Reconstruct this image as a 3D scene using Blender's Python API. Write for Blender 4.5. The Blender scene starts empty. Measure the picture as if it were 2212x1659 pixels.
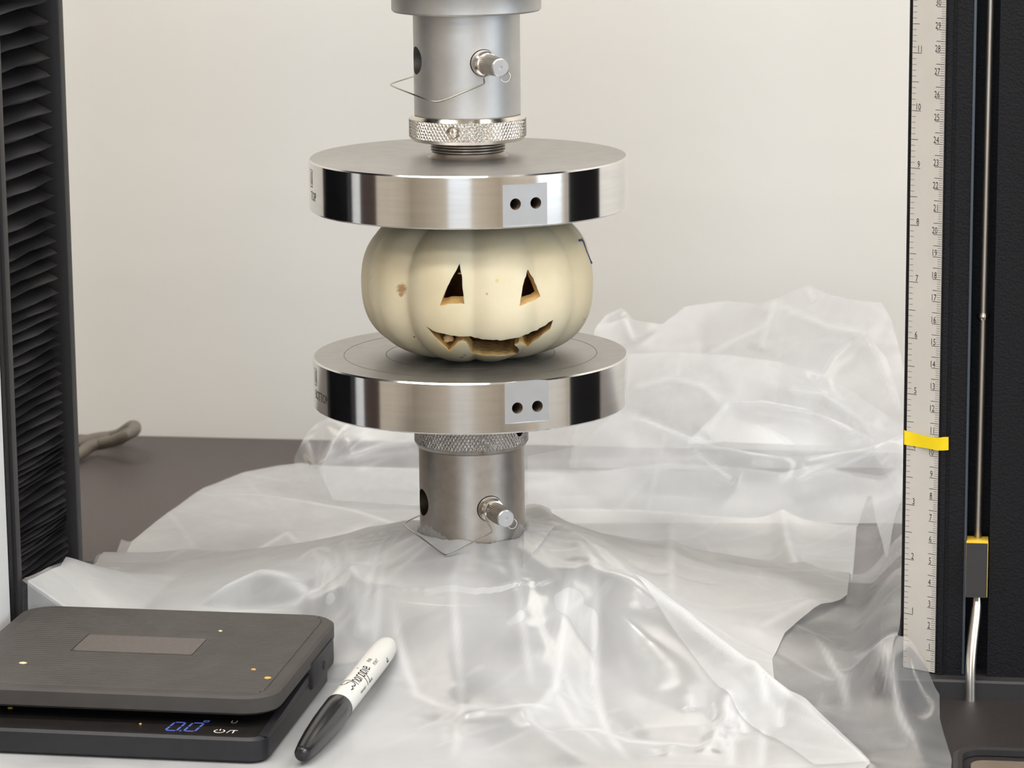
import bpy, bmesh, math, random
import numpy as np
from mathutils import Vector, Matrix
random.seed(4)
rng = np.random.default_rng(7)
C = bpy.context.scene.collection
SC = bpy.context.scene

# ------------------------------------------------------------------ camera, world, light, exposure
IMW, IMH = 2212, 1659
FPX = 6852.8
TH, PSI, RHO = 0.196092, 0.15, -0.0095168
CAM = np.array([0.241524, -1.466439, 0.418723])
_fw = np.array([-math.sin(PSI)*math.cos(TH), math.cos(PSI)*math.cos(TH), -math.sin(TH)])
_r0 = np.array([math.cos(PSI), math.sin(PSI), 0.0]); _u0 = np.cross(_r0, _fw)
_r = _r0*math.cos(RHO) + _u0*math.sin(RHO); _u = -_r0*math.sin(RHO) + _u0*math.cos(RHO)
cd = bpy.data.cameras.new('camera'); cam = bpy.data.objects.new('camera', cd); C.objects.link(cam)
cam.matrix_world = Matrix(((_r[0], _u[0], -_fw[0], CAM[0]), (_r[1], _u[1], -_fw[1], CAM[1]),
                           (_r[2], _u[2], -_fw[2], CAM[2]), (0, 0, 0, 1)))
cd.sensor_width = 36.0; cd.lens = FPX/IMW*36.0; cd.clip_start = 0.05; cd.clip_end = 50
cd.dof.use_dof = True; cd.dof.focus_distance = 1.46; cd.dof.aperture_fstop = 30
SC.camera = cam

def ray(x, y):
    return _fw + _r*(x - IMW/2)/FPX - _u*(y - IMH/2)/FPX
def atX(x, y, X): d = ray(x, y); return CAM + d*(X - CAM[0])/d[0]
def atY(x, y, Y): d = ray(x, y); return CAM + d*(Y - CAM[1])/d[1]
def atZ(x, y, Z): d = ray(x, y); return CAM + d*(Z - CAM[2])/d[2]
def proj(P):
    d = np.asarray(P) - CAM; D = d @ _fw
    return IMW/2 + FPX*(d @ _r)/D, IMH/2 - FPX*(d @ _u)/D

W = bpy.data.worlds.new('world'); SC.world = W; W.use_nodes = True
W.node_tree.nodes['Background'].inputs[0].default_value = (0.70, 0.84, 1.0, 1)
W.node_tree.nodes['Background'].inputs[1].default_value = 5.5
VS = SC.view_settings
SC.display_settings.display_device = 'sRGB'
VS.view_transform = 'Standard'; VS.look = 'None'; VS.gamma = 1.0; VS.use_curve_mapping = False
VS.exposure = 0.17
SC.cycles.use_denoising = True
SC.cycles.transparent_max_bounces = 24
SC.cycles.max_bounces = 10
SC.cycles.glossy_bounces = 6
SC.cycles.sample_clamp_indirect = 6.0
SC.cycles.caustics_reflective = False; SC.cycles.caustics_refractive = False

def area(name, loc, rot, sx, sy, power, col, portal=False):
    l = bpy.data.lights.new(name, 'AREA'); l.shape = 'RECTANGLE'; l.size = sx; l.size_y = sy
    l.energy = power; l.color = col
    o = bpy.data.objects.new(name, l); o.location = loc; o.rotation_euler = rot; C.objects.link(o)
    if portal: l.cycles.is_portal = True
    return o
# room extents
RX0, RX1, RY0, RY1, RZ0, RZ1 = -2.3, 2.1, -3.6, 0.567, -0.95, 1.75
WARM = (1.0, 0.972, 0.93)
for lx in (-0.35, 1.25):
    for ly in (-2.7, -1.55, -0.4):
        area('ceiling_lamp', (lx, ly, RZ1-0.03), (0, 0, 0), 1.2, 0.3, 15.0, WARM)
WINR = (-1.35, -0.42, 0.0, 1.25)      # y0,y1,z0,z1 in the right wall
WINF = (-0.35, 0.75, 0.0, 1.3)          # x0,x1,z0,z1 in the wall behind the camera
area('window_portal', (RX1+0.05, (WINR[0]+WINR[1])/2, (WINR[2]+WINR[3])/2), (0, math.radians(90), 0), WINR[3]-WINR[2], WINR[1]-WINR[0], 1, (1, 1, 1), True)
area('window_portal', ((WINF[0]+WINF[1])/2, RY0-0.05, (WINF[2]+WINF[3])/2), (math.radians(90), 0, 0), WINF[1]-WINF[0], WINF[3]-WINF[2], 1, (1, 1, 1), True)

# ------------------------------------------------------------------ materials
def srgb(r, g, b):
    f = lambda c: (c/255/12.92) if c/255 <= 0.04045 else ((c/255+0.055)/1.055)**2.4
    return (f(r), f(g), f(b), 1)
def mat(name, col, rough=0.5, metal=0.0, spec=0.5, noise=0.0, nscale=60.0, bump=0.0, bscale=400.0, aniso=0.0, arot=0.0, emit=None, emit_s=0.0, coord='Object', stretch=None, axis='Z'):
    m = bpy.data.materials.new(name); m.use_nodes = True
    nt = m.node_tree; b = nt.nodes['Principled BSDF']
    b.inputs['Base Color'].default_value = col; b.inputs['Roughness'].default_value = rough
    b.inputs['Metallic'].default_value = metal; b.inputs['Specular IOR Level'].default_value = spec
    tc = nt.nodes.new('ShaderNodeTexCoord'); src = tc.outputs[coord]
    if stretch:
        mp = nt.nodes.new('ShaderNodeMapping'); mp.inputs['Scale'].default_value = stretch
        nt.links.new(src, mp.inputs[0]); src = mp.outputs[0]
    if noise > 0:
        n = nt.nodes.new('ShaderNodeTexNoise'); n.inputs['Scale'].default_value = nscale; n.inputs['Detail'].default_value = 4
        nt.links.new(src, n.inputs['Vector'])
        r = nt.nodes.new('ShaderNodeValToRGB')
        r.color_ramp.elements[0].position = 0.3; r.color_ramp.elements[1].position = 0.7
        r.color_ramp.elements[0].color = tuple(c*(1-noise) for c in col[:3]) + (1,)
        r.color_ramp.elements[1].color = tuple(min(1, c*(1+noise)) for c in col[:3]) + (1,)
        nt.links.new(n.outputs[0], r.inputs[0]); nt.links.new(r.outputs[0], b.inputs['Base Color'])
    if bump > 0:
        n2 = nt.nodes.new('ShaderNodeTexNoise'); n2.inputs['Scale'].default_value = bscale; n2.inputs['Detail'].default_value = 3
        nt.links.new(src, n2.inputs['Vector'])
        bp = nt.nodes.new('ShaderNodeBump'); bp.inputs['Strength'].default_value = bump; bp.inputs['Distance'].default_value = 0.001
        nt.links.new(n2.outputs[0], bp.inputs['Height']); nt.links.new(bp.outputs[0], b.inputs['Normal'])
    if aniso:
        b.inputs['Anisotropic'].default_value = aniso; b.inputs['Anisotropic Rotation'].default_value = arot
        tg = nt.nodes.new('ShaderNodeTangent'); tg.direction_type = 'RADIAL'; tg.axis = axis
        nt.links.new(tg.outputs[0], b.inputs['Tangent'])
    if emit:
        b.inputs['Emission Color'].default_value = emit; b.inputs['Emission Strength'].default_value = emit_s
    return m

M = {}
M['wall'] = mat('wall_paint', srgb(233, 229, 222), 0.7, spec=0.2, bump=0.35, bscale=55, noise=0.012, nscale=5)
M['wall_room'] = mat('room_wall_paint', srgb(206, 196, 182), 0.8, spec=0.1, noise=0.05, nscale=3)
M['ceiling'] = mat('ceiling_paint', srgb(232, 226, 214), 0.85, spec=0.1, noise=0.02)
M['floor'] = mat('floor_vinyl', srgb(120, 112, 102), 0.5, noise=0.1, nscale=6)
M['dark_brown_panel'] = mat('dark_brown_panel', srgb(58, 40, 34), 0.6, noise=0.2, nscale=9)
M['bench'] = mat('bench_laminate', srgb(90, 82, 80), 0.55, spec=0.35, noise=0.07, nscale=300)
M['polish'] = mat('turned_steel_rim', (0.78, 0.775, 0.77, 1), 0.14, 1.0, noise=0.05, nscale=40, aniso=0.8, stretch=(1, 1, 12), arot=0.25)
M['satin'] = mat('ground_steel_face', (0.47, 0.455, 0.44, 1), 0.42, 1.0, noise=0.05, nscale=120)
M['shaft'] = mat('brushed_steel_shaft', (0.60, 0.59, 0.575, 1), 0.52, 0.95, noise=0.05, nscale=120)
M['shaft_warm'] = mat('warm_shaded_steel', (0.47, 0.43, 0.39, 1), 0.40, 1.0, noise=0.08, nscale=200)  # darker shaft steel: the platen's shade on the lower shaft is in this colour
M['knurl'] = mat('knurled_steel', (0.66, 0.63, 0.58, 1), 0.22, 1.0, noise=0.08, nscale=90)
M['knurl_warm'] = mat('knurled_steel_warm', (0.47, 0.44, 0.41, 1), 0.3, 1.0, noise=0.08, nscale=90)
M['chrome'] = mat('nickel_plate', (0.74, 0.70, 0.65, 1), 0.16, 1.0, noise=0.04, nscale=50)
M['tab'] = mat('milled_steel', (0.60, 0.615, 0.64, 1), 0.36, 1.0, noise=0.03, nscale=150)
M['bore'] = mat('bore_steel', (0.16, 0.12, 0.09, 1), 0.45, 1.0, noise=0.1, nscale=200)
M['bore_light'] = mat('bright_bore', (0.42, 0.40, 0.38, 1), 0.4, 1.0, noise=0.1, nscale=200)
M['wire'] = mat('spring_wire', (0.55, 0.52, 0.47, 1), 0.25, 1.0, noise=0.03)
M['black'] = mat('black_powder_coat', srgb(17, 16, 19), 0.55, spec=0.22, bump=0.3, bscale=900, noise=0.12, nscale=300)
M['charcoal'] = mat('charcoal_frame', srgb(46, 44, 45), 0.5, spec=0.35, noise=0.06, nscale=200)
M['bellows'] = mat('bellows_cloth', srgb(26, 25, 29), 0.55, spec=0.4, bump=0.2, bscale=1500, noise=0.1, nscale=250)
M['panel'] = mat('column_cover_paint', srgb(222, 222, 222), 0.38, spec=0.5, noise=0.015, nscale=60)
M['base'] = mat('machine_base_coat', srgb(42, 38, 37), 0.5, spec=0.35, bump=0.4, bscale=1400, noise=0.15, nscale=500)
M['pedestal'] = mat('pedestal_paint', srgb(176, 168, 154), 0.35, metal=0.4, noise=0.04, nscale=80)
M['ruler'] = mat('ruler_face', srgb(206, 200, 192), 0.45, spec=0.4, noise=0.03, nscale=50)
M['ink'] = mat('printed_ink', srgb(28, 24, 24), 0.6)
M['etch'] = mat('etched_mark', srgb(70, 68, 66), 0.6, metal=0.3)
M['yellow'] = mat('yellow_tape', srgb(246, 214, 20), 0.45, noise=0.03, nscale=200)
M['yellow_block'] = mat('yellow_plastic', srgb(226, 186, 60), 0.45, noise=0.04, nscale=120)
M['sticker'] = mat('dark_grey_label', srgb(50, 48, 48), 0.65, noise=0.06, nscale=300)
M['rod'] = mat('rod_steel', (0.50, 0.46, 0.41, 1), 0.38, 1.0, noise=0.08, nscale=150, stretch=(1, 1, 0.2))
M['rodbright'] = mat('bent_rod_steel', (0.72, 0.68, 0.62, 1), 0.27, 1.0, noise=0.06, nscale=100)
M['cable'] = mat('grey_cable_sheath', srgb(118, 110, 100), 0.5, noise=0.04, nscale=80)
M['scale_top'] = mat('scale_rubber', srgb(70, 66, 63), 0.6, spec=0.3, noise=0.10, nscale=60)
M['scale_body'] = mat('scale_black_plastic', srgb(33, 32, 35), 0.45, spec=0.4, noise=0.1, nscale=250)
M['scale_glass'] = mat('scale_display_window', srgb(31, 28, 27), 0.38, spec=0.45, noise=0.18, nscale=180)
M['led'] = mat('blue_display_digits', srgb(60, 75, 130), 0.5, emit=srgb(92, 112, 200), emit_s=0.6)
M['legend'] = mat('grey_button_legend', srgb(235, 232, 220), 0.6)
M['pen_white'] = mat('marker_barrel', srgb(208, 206, 200), 0.32, spec=0.5, noise=0.012, nscale=60)
M['pen_black'] = mat('marker_cap', srgb(24, 22, 25), 0.22, spec=0.6, noise=0.05, nscale=60)
M['crumb'] = mat('pumpkin_flesh_crumb', srgb(206, 164, 84), 0.6, noise=0.15, nscale=400)
M['flesh'] = mat('cut_pumpkin_flesh', srgb(232, 196, 132), 0.55, noise=0.18, nscale=140, bump=0.5, bscale=500)
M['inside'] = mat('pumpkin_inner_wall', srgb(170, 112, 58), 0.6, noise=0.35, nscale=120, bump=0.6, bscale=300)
M['pen_ink'] = mat('blue_pen_ink', srgb(62, 64, 112), 0.6)

def film_mat(name, opac, tint, rise=0.24):
    m = bpy.data.materials.new(name); m.use_nodes = True; nt = m.node_tree
    for n in list(nt.nodes): nt.nodes.remove(n)
    N = nt.nodes.new; L = nt.links.new
    out = N('ShaderNodeOutputMaterial')
    tc = N('ShaderNodeTexCoord')
    nz = N('ShaderNodeTexNoise'); nz.inputs['Scale'].default_value = 45; nz.inputs['Detail'].default_value = 5
    L(tc.outputs['Object'], nz.inputs['Vector'])
    bp = N('ShaderNodeBump'); bp.inputs['Strength'].default_value = 0.25; bp.inputs['Distance'].default_value = 0.002
    L(nz.outputs[0], bp.inputs['Height'])
    tr = N('ShaderNodeBsdfTransparent'); tr.inputs[0].default_value = (0.97, 0.97, 0.97, 1)
    df = N('ShaderNodeBsdfDiffuse'); df.inputs[0].default_value = tint
    tl = N('ShaderNodeBsdfTranslucent'); tl.inputs[0].default_value = tint
    L(bp.outputs[0], df.inputs['Normal'])
    mx = N('ShaderNodeMixShader'); mx.inputs[0].default_value = 0.33
    L(df.outputs[0], mx.inputs[1]); L(tl.outputs[0], mx.inputs[2])
    fr = N('ShaderNodeLayerWeight'); fr.inputs[0].default_value = 0.35
    mr = N('ShaderNodeMapRange'); mr.inputs[1].default_value = 0; mr.inputs[2].default_value = 1
    mr.inputs[3].default_value = opac; mr.inputs[4].default_value = min(1, opac+rise)
    L(fr.outputs['Facing'], mr.inputs[0])
    at = N('ShaderNodeAttribute'); at.attribute_name = 'crease'
    nc = N('ShaderNodeTexNoise'); nc.inputs['Scale'].default_value = 16; nc.inputs['Detail'].default_value = 3; L(tc.outputs['Object'], nc.inputs['Vector'])
    nm = N('ShaderNodeMapRange'); nm.inputs[1].default_value = 0.3; nm.inputs[2].default_value = 0.7; nm.inputs[3].default_value = -0.09; nm.inputs[4].default_value = 0.09; L(nc.outputs[0], nm.inputs[0])
    ca = N('ShaderNodeMath'); ca.operation = 'MULTIPLY_ADD'; ca.inputs[1].default_value = 0.30; L(at.outputs['Fac'], ca.inputs[0]); L(mr.outputs[0], ca.inputs[2])
    cb = N('ShaderNodeMath'); cb.operation = 'ADD'; cb.use_clamp = True; L(ca.outputs[0], cb.inputs[0]); L(nm.outputs[0], cb.inputs[1])
    m2 = N('ShaderNodeMixShader'); L(cb.outputs[0], m2.inputs[0]); L(tr.outputs[0], m2.inputs[1]); L(mx.outputs[0], m2.inputs[2])
    gl = N('ShaderNodeBsdfGlossy'); gl.inputs['Roughness'].default_value = 0.17; gl.inputs[0].default_value = (1, 1, 1, 1)
    f2 = N('ShaderNodeFresnel'); f2.inputs[0].default_value = 1.45
    mm = N('ShaderNodeMath'); mm.operation = 'MULTIPLY'; mm.inputs[1].default_value = 0.34
    ng = N('ShaderNodeTexNoise'); ng.inputs['Scale'].default_value = 11; ng.inputs['Detail'].default_value = 2; L(tc.outputs['Object'], ng.inputs['Vector'])
    gm = N('ShaderNodeMapRange'); gm.inputs[1].default_value = 0.48; gm.inputs[2].default_value = 0.68; gm.inputs[3].default_value = 0.10; gm.inputs[4].default_value = 0.45; L(ng.outputs[0], gm.inputs[0])
    L(gm.outputs[0], mm.inputs[1]); L(f2.outputs[0], mm.inputs[0])
    m3 = N('ShaderNodeMixShader'); L(mm.outputs[0], m3.inputs[0]); L(m2.outputs[0], m3.inputs[1]); L(gl.outputs[0], m3.inputs[2])
    L(m3.outputs[0], out.inputs[0])
    return m
M['film_a'] = film_mat('thin_plastic_film', 0.13, (0.86, 0.86, 0.87, 1), 0.18)
M['film_b'] = film_mat('doubled_plastic_film', 0.56, (0.81, 0.81, 0.82, 1), 0.26)
M['film_h'] = film_mat('heaped_plastic_film', 0.36, (0.86, 0.86, 0.87, 1))
M['film_c'] = film_mat('folded_plastic_film', 0.22, (0.86, 0.86, 0.865, 1))

# ------------------------------------------------------------------ object helpers
ORG = {}
def set_props(o, label=None, cat=None, group=None, kind=None):
    if label: o['label'] = label
    if cat: o['category'] = cat
    if group: o['group'] = group
    if kind: o['kind'] = kind
    return o
def thing(name, loc, label, cat, group=None):
    o = bpy.data.objects.new(name, None); o.location = loc; o.empty_display_size = 0.01; C.objects.link(o)
    ORG[o.name] = Vector(loc); return set_props(o, label, cat, group)
def mesh_obj(name, verts, faces, m, parent=None, smooth=30, label=None, midx=None, kind=None):
    org = Vector((0, 0, 0))
    if parent is not None: org = ORG[parent.name]
    me = bpy.data.meshes.new(name)
    me.from_pydata([(v[0]-org[0], v[1]-org[1], v[2]-org[2]) for v in verts], [], [tuple(f) for f in faces])
    for mm in (m if isinstance(m, (list, tuple)) else [m]): me.materials.append(mm)
    if midx is not None: me.polygons.foreach_set('material_index', midx)
    finish(me, smooth)
    o = bpy.data.objects.new(name, me); C.objects.link(o)
    if parent is not None:
        o.parent = parent; ORG[o.name] = org
    else: ORG[o.name] = org
    if label: o['label'] = label
    if kind: o['kind'] = kind
    return o
def finish(me, smooth):
    bm = bmesh.new(); bm.from_mesh(me)
    bmesh.ops.recalc_face_normals(bm, faces=bm.faces)
    if smooth:
        a = math.radians(smooth)
        for f in bm.faces: f.smooth = True
        for e in bm.edges:
            e.smooth = len(e.link_faces) == 2 and e.calc_face_angle(0) < a
    bm.to_mesh(me); bm.free(); me.update()
def move_to_base(o):
    """single-mesh thing: put the object's origin at its base"""
    vs = np.array([v.co for v in o.data.vertices]); c = (vs.min(0)+vs.max(0))/2; c[2] = vs[:, 2].min()
    o.data.transform(Matrix.Translation(Vector(-c))); o.location = Vector(c); ORG[o.name] = Vector(c); return o

class MB:
    def __init__(s): s.v = []; s.f = []
    def add(s, v, f):
        n = len(s.v); s.v += [tuple(x) for x in v]; s.f += [tuple(i+n for i in q) for q in f]; return s
    def box(s, lo, hi, bev=0.0, mt=None):
        bm = bmesh.new(); bmesh.ops.create_cube(bm, size=1)
        for v in bm.verts:
            v.co = Vector([lo[i] + (v.co[i]+0.5)*(hi[i]-lo[i]) for i in range(3)])
        if bev: bmesh.ops.bevel(bm, geom=list(bm.edges), offset=bev, segments=2, affect='EDGES', profile=0.7)
        if mt is not None: bmesh.ops.transform(bm, matrix=mt, verts=bm.verts)
        bm.verts.index_update()
        s.add([v.co[:] for v in bm.verts], [[v.index for v in f.verts] for f in bm.faces]); bm.free(); return s
    def build(s, name, m, parent=None, **k): return mesh_obj(name, s.v, s.f, m, parent, **k)

def frame(d, up=(0, 0, 1)):
    d = Vector(d).normalized(); u = Vector(up)
    if abs(d.dot(u)) > 0.99: u = Vector((1, 0, 0))
    a = u.cross(d).normalized(); b = d.cross(a); return a, b, d
def lathe(prof, origin=(0, 0, 0), d=(0, 0, 1), n=96, closed=False):
    """prof: list of (radius, distance along d)"""
    a, b, d = frame(d); o = Vector(origin); v = []; f = []
    for (r, s) in prof:
        for k in range(n):
            t = 2*math.pi*k/n
            v.append((o + d*s + a*(r*math.cos(t)) + b*(r*math.sin(t)))[:])
    m = len(prof)
    for i in range(m-1):
        for k in range(n):
            k2 = (k+1) % n; f.append((i*n+k, i*n+k2, (i+1)*n+k2, (i+1)*n+k))
    if closed:
        for k in range(n):
            k2 = (k+1) % n; f.append(((m-1)*n+k, (m-1)*n+k2, k2, k))
    else:
        f.append(tuple(range(n))); f.append(tuple(range((m-1)*n, m*n)))
    return v, f
def tube(pts, r, n=10, closed=False, sub=0):
    P = [Vector(p) for p in pts]
    for _ in range(sub):
        Q = []
        m = len(P); rngs = range(m if closed else m-1)
        if not closed: Q.append(P[0])
        for i in rngs:
            A, B = P[i], P[(i+1) % m]
            Q += [A*0.75+B*0.25, A*0.25+B*0.75]
        if not closed: Q.append(P[-1])
        P = Q
    m = len(P); v = []; f = []; a = None
    for i in range(m):
        if closed: t = (P[(i+1) % m]-P[i-1]).normalized()
        else: t = (P[min(i+1, m-1)]-P[max(i-1, 0)]).normalized()
        if a is None: a = frame(t)[0]
        a = (a - t*a.dot(t)).normalized(); b = t.cross(a)
        rr = r[i] if isinstance(r, (list, tuple)) else r
        for k in range(n):
            q = 2*math.pi*k/n; v.append((P[i]+a*(rr*math.cos(q))+b*(rr*math.sin(q)))[:])
    for i in range(m if closed else m-1):
        j = (i+1) % m
        for k in range(n):
            k2 = (k+1) % n; f.append((i*n+k, i*n+k2, j*n+k2, j*n+k))
    if not closed: f.append(tuple(range(n))); f.append(tuple(range((m-1)*n, m*n)))
    return v, f
def boolean(o, cut, op='DIFFERENCE'):
    md = o.modifiers.new('b', 'BOOLEAN'); md.object = cut; md.operation = op; md.solver = 'EXACT'
    try: md.material_mode = 'TRANSFER'
    except Exception: pass
    bpy.context.view_layer.update()
    dg = bpy.context.evaluated_depsgraph_get()
    me = bpy.data.meshes.new_from_object(o.evaluated_get(dg))
    o.modifiers.clear(); old = o.data; o.data = me
    bpy.data.objects.remove(cut)
def resmooth(o, a=30):
    finish(o.data, a)
def text2d(s, size=1.0, xs=1.0, shear=0.0):
    cu = bpy.data.curves.new('t', 'FONT'); cu.body = s; cu.size = size; cu.resolution_u = 2; cu.shear = shear
    ob = bpy.data.objects.new('t', cu); C.objects.link(ob); bpy.context.view_layer.update()
    me = bpy.data.meshes.new_from_object(ob.evaluated_get(bpy.context.evaluated_depsgraph_get()))
    v = [(p.co.x*xs, p.co.y) for p in me.vertices]; f = [tuple(p.vertices) for p in me.polygons]
    bpy.data.objects.remove(ob); bpy.data.curves.remove(cu); bpy.data.meshes.remove(me)
    return v, f
def rounded_rect(x0, x1, y0, y1, r, n=6):
    p = []
    for cx, cy, a0 in ((x1-r, y1-r, 0), (x0+r, y1-r, 90), (x0+r, y0+r, 180), (x1-r, y0+r, 270)):
        for k in range(n+1):
            a = math.radians(a0+90*k/n); p.append((cx+r*math.cos(a), cy+r*math.sin(a)))
    return p
def loft(rings):
    """rings of equal length -> closed skin with end caps"""
    n = len(rings[0]); v = [p for r in rings for p in r]; f = []
    for i in range(len(rings)-1):
        for k in range(n):
            k2 = (k+1) % n; f.append((i*n+k, i*n+k2, (i+1)*n+k2, (i+1)*n+k))
    f.append(tuple(range(n))); f.append(tuple(range((len(rings)-1)*n, len(rings)*n)))
    return v, f
def extrude_poly(poly, z0, z1, bev=0.0):
    if bev <= 0: return loft([[(x, y, z0) for x, y in poly], [(x, y, z1) for x, y in poly]])
    return loft([[(x, y, z) for x, y in poly] for z in (z0, z1)])

def strokes(lines, w):
    """flat ribbons along 2-D polylines"""
    v = []; f = []
    for ln in lines:
        P = [Vector(p) for p in ln]; n0 = len(v)
        for i, p in enumerate(P):
            t = (P[min(i+1, len(P)-1)]-P[max(i-1, 0)]).normalized(); nn = Vector((-t.y, t.x))*w/2
            v.append((p+nn)[:]); v.append((p-nn)[:])
        for i in range(len(P)-1):
            a = n0+2*i; f.append((a, a+1, a+3, a+2))
    return v, f

# ------------------------------------------------------------------ the room
def struct(name, lo, hi, m):
    o = MB().box(lo, hi).build(name, m, smooth=0); o['kind'] = 'structure'; return o
T = 0.12
struct('wall_back', (RX0-T, RY1, RZ0), (RX1+T, RY1+T, RZ1), M['wall'])
struct('wall_left', (RX0-T, RY0, RZ0), (RX0, RY1, RZ1), M['wall_room'])
struct('ceiling', (RX0-T, RY0-T, RZ1), (RX1+T, RY1+T, RZ1+T), M['ceiling'])
struct('floor', (RX0-T, RY0-T, RZ0-T), (RX1+T, RY1+T, RZ0), M['floor'])
def wall_with_hole(name, axis, pos, a0, a1, hole, m):
    mb = MB(); h0, h1, z0, z1 = hole
    for (p, q, r, s) in ((a0, h0, RZ0, RZ1), (h1, a1, RZ0, RZ1), (h0, h1, RZ0, z0), (h0, h1, z1, RZ1)):
        if axis == 'x': mb.box((pos[0], p, r), (pos[1], q, s))
        else: mb.box((p, pos[0], r), (q, pos[1], s))
    o = mb.build(name, m, smooth=0); o['kind'] = 'structure'
wall_with_hole('wall_right', 'x', (RX1, RX1+T), RY0, RY1, WINR, M['wall_room'])
wall_with_hole('wall_front', 'y', (RY0-T, RY0), RX0-T, RX1+T, WINF, M['wall_room'])
for n, lo, hi in (('window_1', (RX1+0.03, WINR[0], WINR[2]), (RX1+0.07, WINR[1], WINR[3])), ('window_2', (WINF[0], RY0-0.07, WINF[2]), (WINF[1], RY0-0.03, WINF[3]))):
    mb = MB(); w = 0.035; ax = 1 if n == 'window_1' else 0
    l = list(lo); h = list(hi)
    for e in (0, 1):
        a, b = list(lo), list(hi)
        if e == 0: b[ax] = a[ax]+w
        else: a[ax] = b[ax]-w
        mb.box(a, b)
        a, b = list(lo), list(hi)
        if e == 0: b[2] = a[2]+w
        else: a[2] = b[2]-w
        mb.box(a, b)
    o = mb.build(n, M['ceiling'], smooth=0); o['kind'] = 'structure'
o = MB().box((RX0+0.001, -1.35, RZ0), (RX0+0.05, -0.45, 1.15), 0.004).build('unseen_dark_panel_1', M['dark_brown_panel'], smooth=0); o['kind'] = 'structure'  # added dark panel out of view, gives the platen rims a brown reflection
# bench
BZ = -0.03
bench = thing('lab_bench', (0, 0.2, RZ0), 'dark grey laminate bench behind the plastic sheet along the white wall', 'bench')
b2 = MB().box((-1.3, 0.125, BZ-0.035), (1.3, RY1-0.001, BZ), 0.002); b2.build('bench_top', M['bench'], bench)
for sx in (-1.25, 1.2):
    for sy in (0.16, 0.49):
        MB().box((sx, sy, RZ0), (sx+0.05, sy+0.05, BZ-0.035), 0.002).build('leg', M['charcoal'], bench)

# ------------------------------------------------------------------ testing machine
mach = thing('testing_machine', (0, 0.03, RZ0), 'black two-column testing machine standing on either side of the clamped pumpkin', 'machine')
bs = MB().box((-0.36, -0.52, -0.10), (0.40, 0.12, 0.0), 0.003)
base = bs.build('machine_base', M['base'], mach)
MB().box((-0.34, -0.50, RZ0), (0.38, 0.10, -0.10), 0.004).build('machine_stand', M['charcoal'], mach)
ZT = 0.62
# left column
XI = -0.205
YB0, YB1 = -0.0650, 0.0233          # slot for the bellows
lc = MB()
lc.box((-0.33, -0.0800, 0.0), (XI-0.016, 0.0400, ZT))
lcol = lc.build('column', M['black'], mach, label='left column with bellows and pale front cover')
fr = MB()
fr.box((XI-0.018, -0.0808, 0.0), (XI-0.0012, -0.0745, ZT), 0.0008)
fr.box((XI-0.018, -0.0746, 0.0), (XI-0.0030, -0.0722, ZT))
fr.build('front_edge_strip', M['black'], lcol)
fr = MB(); fr.box((XI-0.018, -0.0722, 0.0), (XI, YB0-0.0003, ZT), 0.0008); fr.build('front_rail', M['charcoal'], lcol)
fr = MB(); fr.box((XI-0.018, 0.0282, 0.0), (XI, 0.0362, ZT), 0.0012); fr.build('rear_rail', M['charcoal'], lcol)
fr = MB(); fr.box((XI-0.018, 0.0362, 0.0), (XI-0.0015, 0.0400, ZT), 0.0006); fr.build('rear_edge_strip', M['black'], lcol)
pn = rounded_rect(-0.335, XI-0.0004, -0.110, -0.0812, 0.004)
v, f = loft([[(x, y, z) for x, y in pn] for z in (0.018, ZT)])
mesh_obj('front_cover', v, f, M['panel'], lcol, label='pale grey front cover')
# bellows: an accordion of pleats
tips = [-75, -40, -4, 32, 78, 116, 158, 198, 236, 276, 314, 354, 393, 431, 468, 506, 536, 568, 595, 623, 650, 684, 708, 729, 752, 778, 800,
        823, 843, 866, 887, 908, 929, 951, 973, 994, 1014, 1026, 1038, 1050, 1061, 1072, 1088, 1110, 1131, 1149, 1163, 1173, 1182, 1191,
        1200, 1209, 1222, 1239, 1256, 1270, 1286, 1300, 1316, 1332, 1350, 1368, 1385]
tz = []
for i, t in enumerate(tips):
    px = 42 - (1100-t)*0.0375
    tz.append(atX(px, t, XI)[2])
tz = [ZT] + tz if tz[0] < ZT-0.02 else tz
zz = [tz[0]+0.008]
while zz[0] < ZT-0.03: zz.insert(0, zz[0]+0.008)
tz = zz[:-1] + tz[0:]
tz = [z for z in tz if z > 0.004]
NS = 18; vv = []; ff = []; rows = []
for i in range(len(tz)):
    zt = tz[i]; zn = tz[i+1] if i+1 < len(tz) else tz[i]-0.004
    gap = zt-zn; dep = min(0.0135, max(0.006, gap*1.8)); sag = 0.004*min(1.0, max(0.0, (0.30-zt)/0.2))
    rows.append((zt+0.12*gap, -0.0022, dep, sag)); rows.append((zt, 0.0, dep, sag)); rows.append((zt-0.07*gap, -0.0016, dep, sag)); rows.append((zt-0.30*gap, -dep, dep, sag))
for ri, (z, x, dep, sag) in enumerate(rows):
    for k in range(NS+1):
        t = k/NS; y = YB0 + (YB1+0.0045-YB0)*t
        e = min(1.0, (1-t)/0.10); e = e*e*(3-2*e)
        wob = 0.0006*math.sin(ri*1.7+t*5)
        vv.append((XI-0.0022 + (x-0.0003)*1.0 - (1-e)*(dep+x)*0.9 + 0.0008*t, y, z + wob*0.6 - sag*t + 0.0003*math.sin(9*t+ri)))
for ri in range(len(rows)-1):
    for k in range(NS):
        a = ri*(NS+1)+k; ff.append((a, a+1, a+NS+2, a+NS+1))
bl = mesh_obj('bellows', vv, ff, M['bellows'], lcol, smooth=50)
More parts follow.
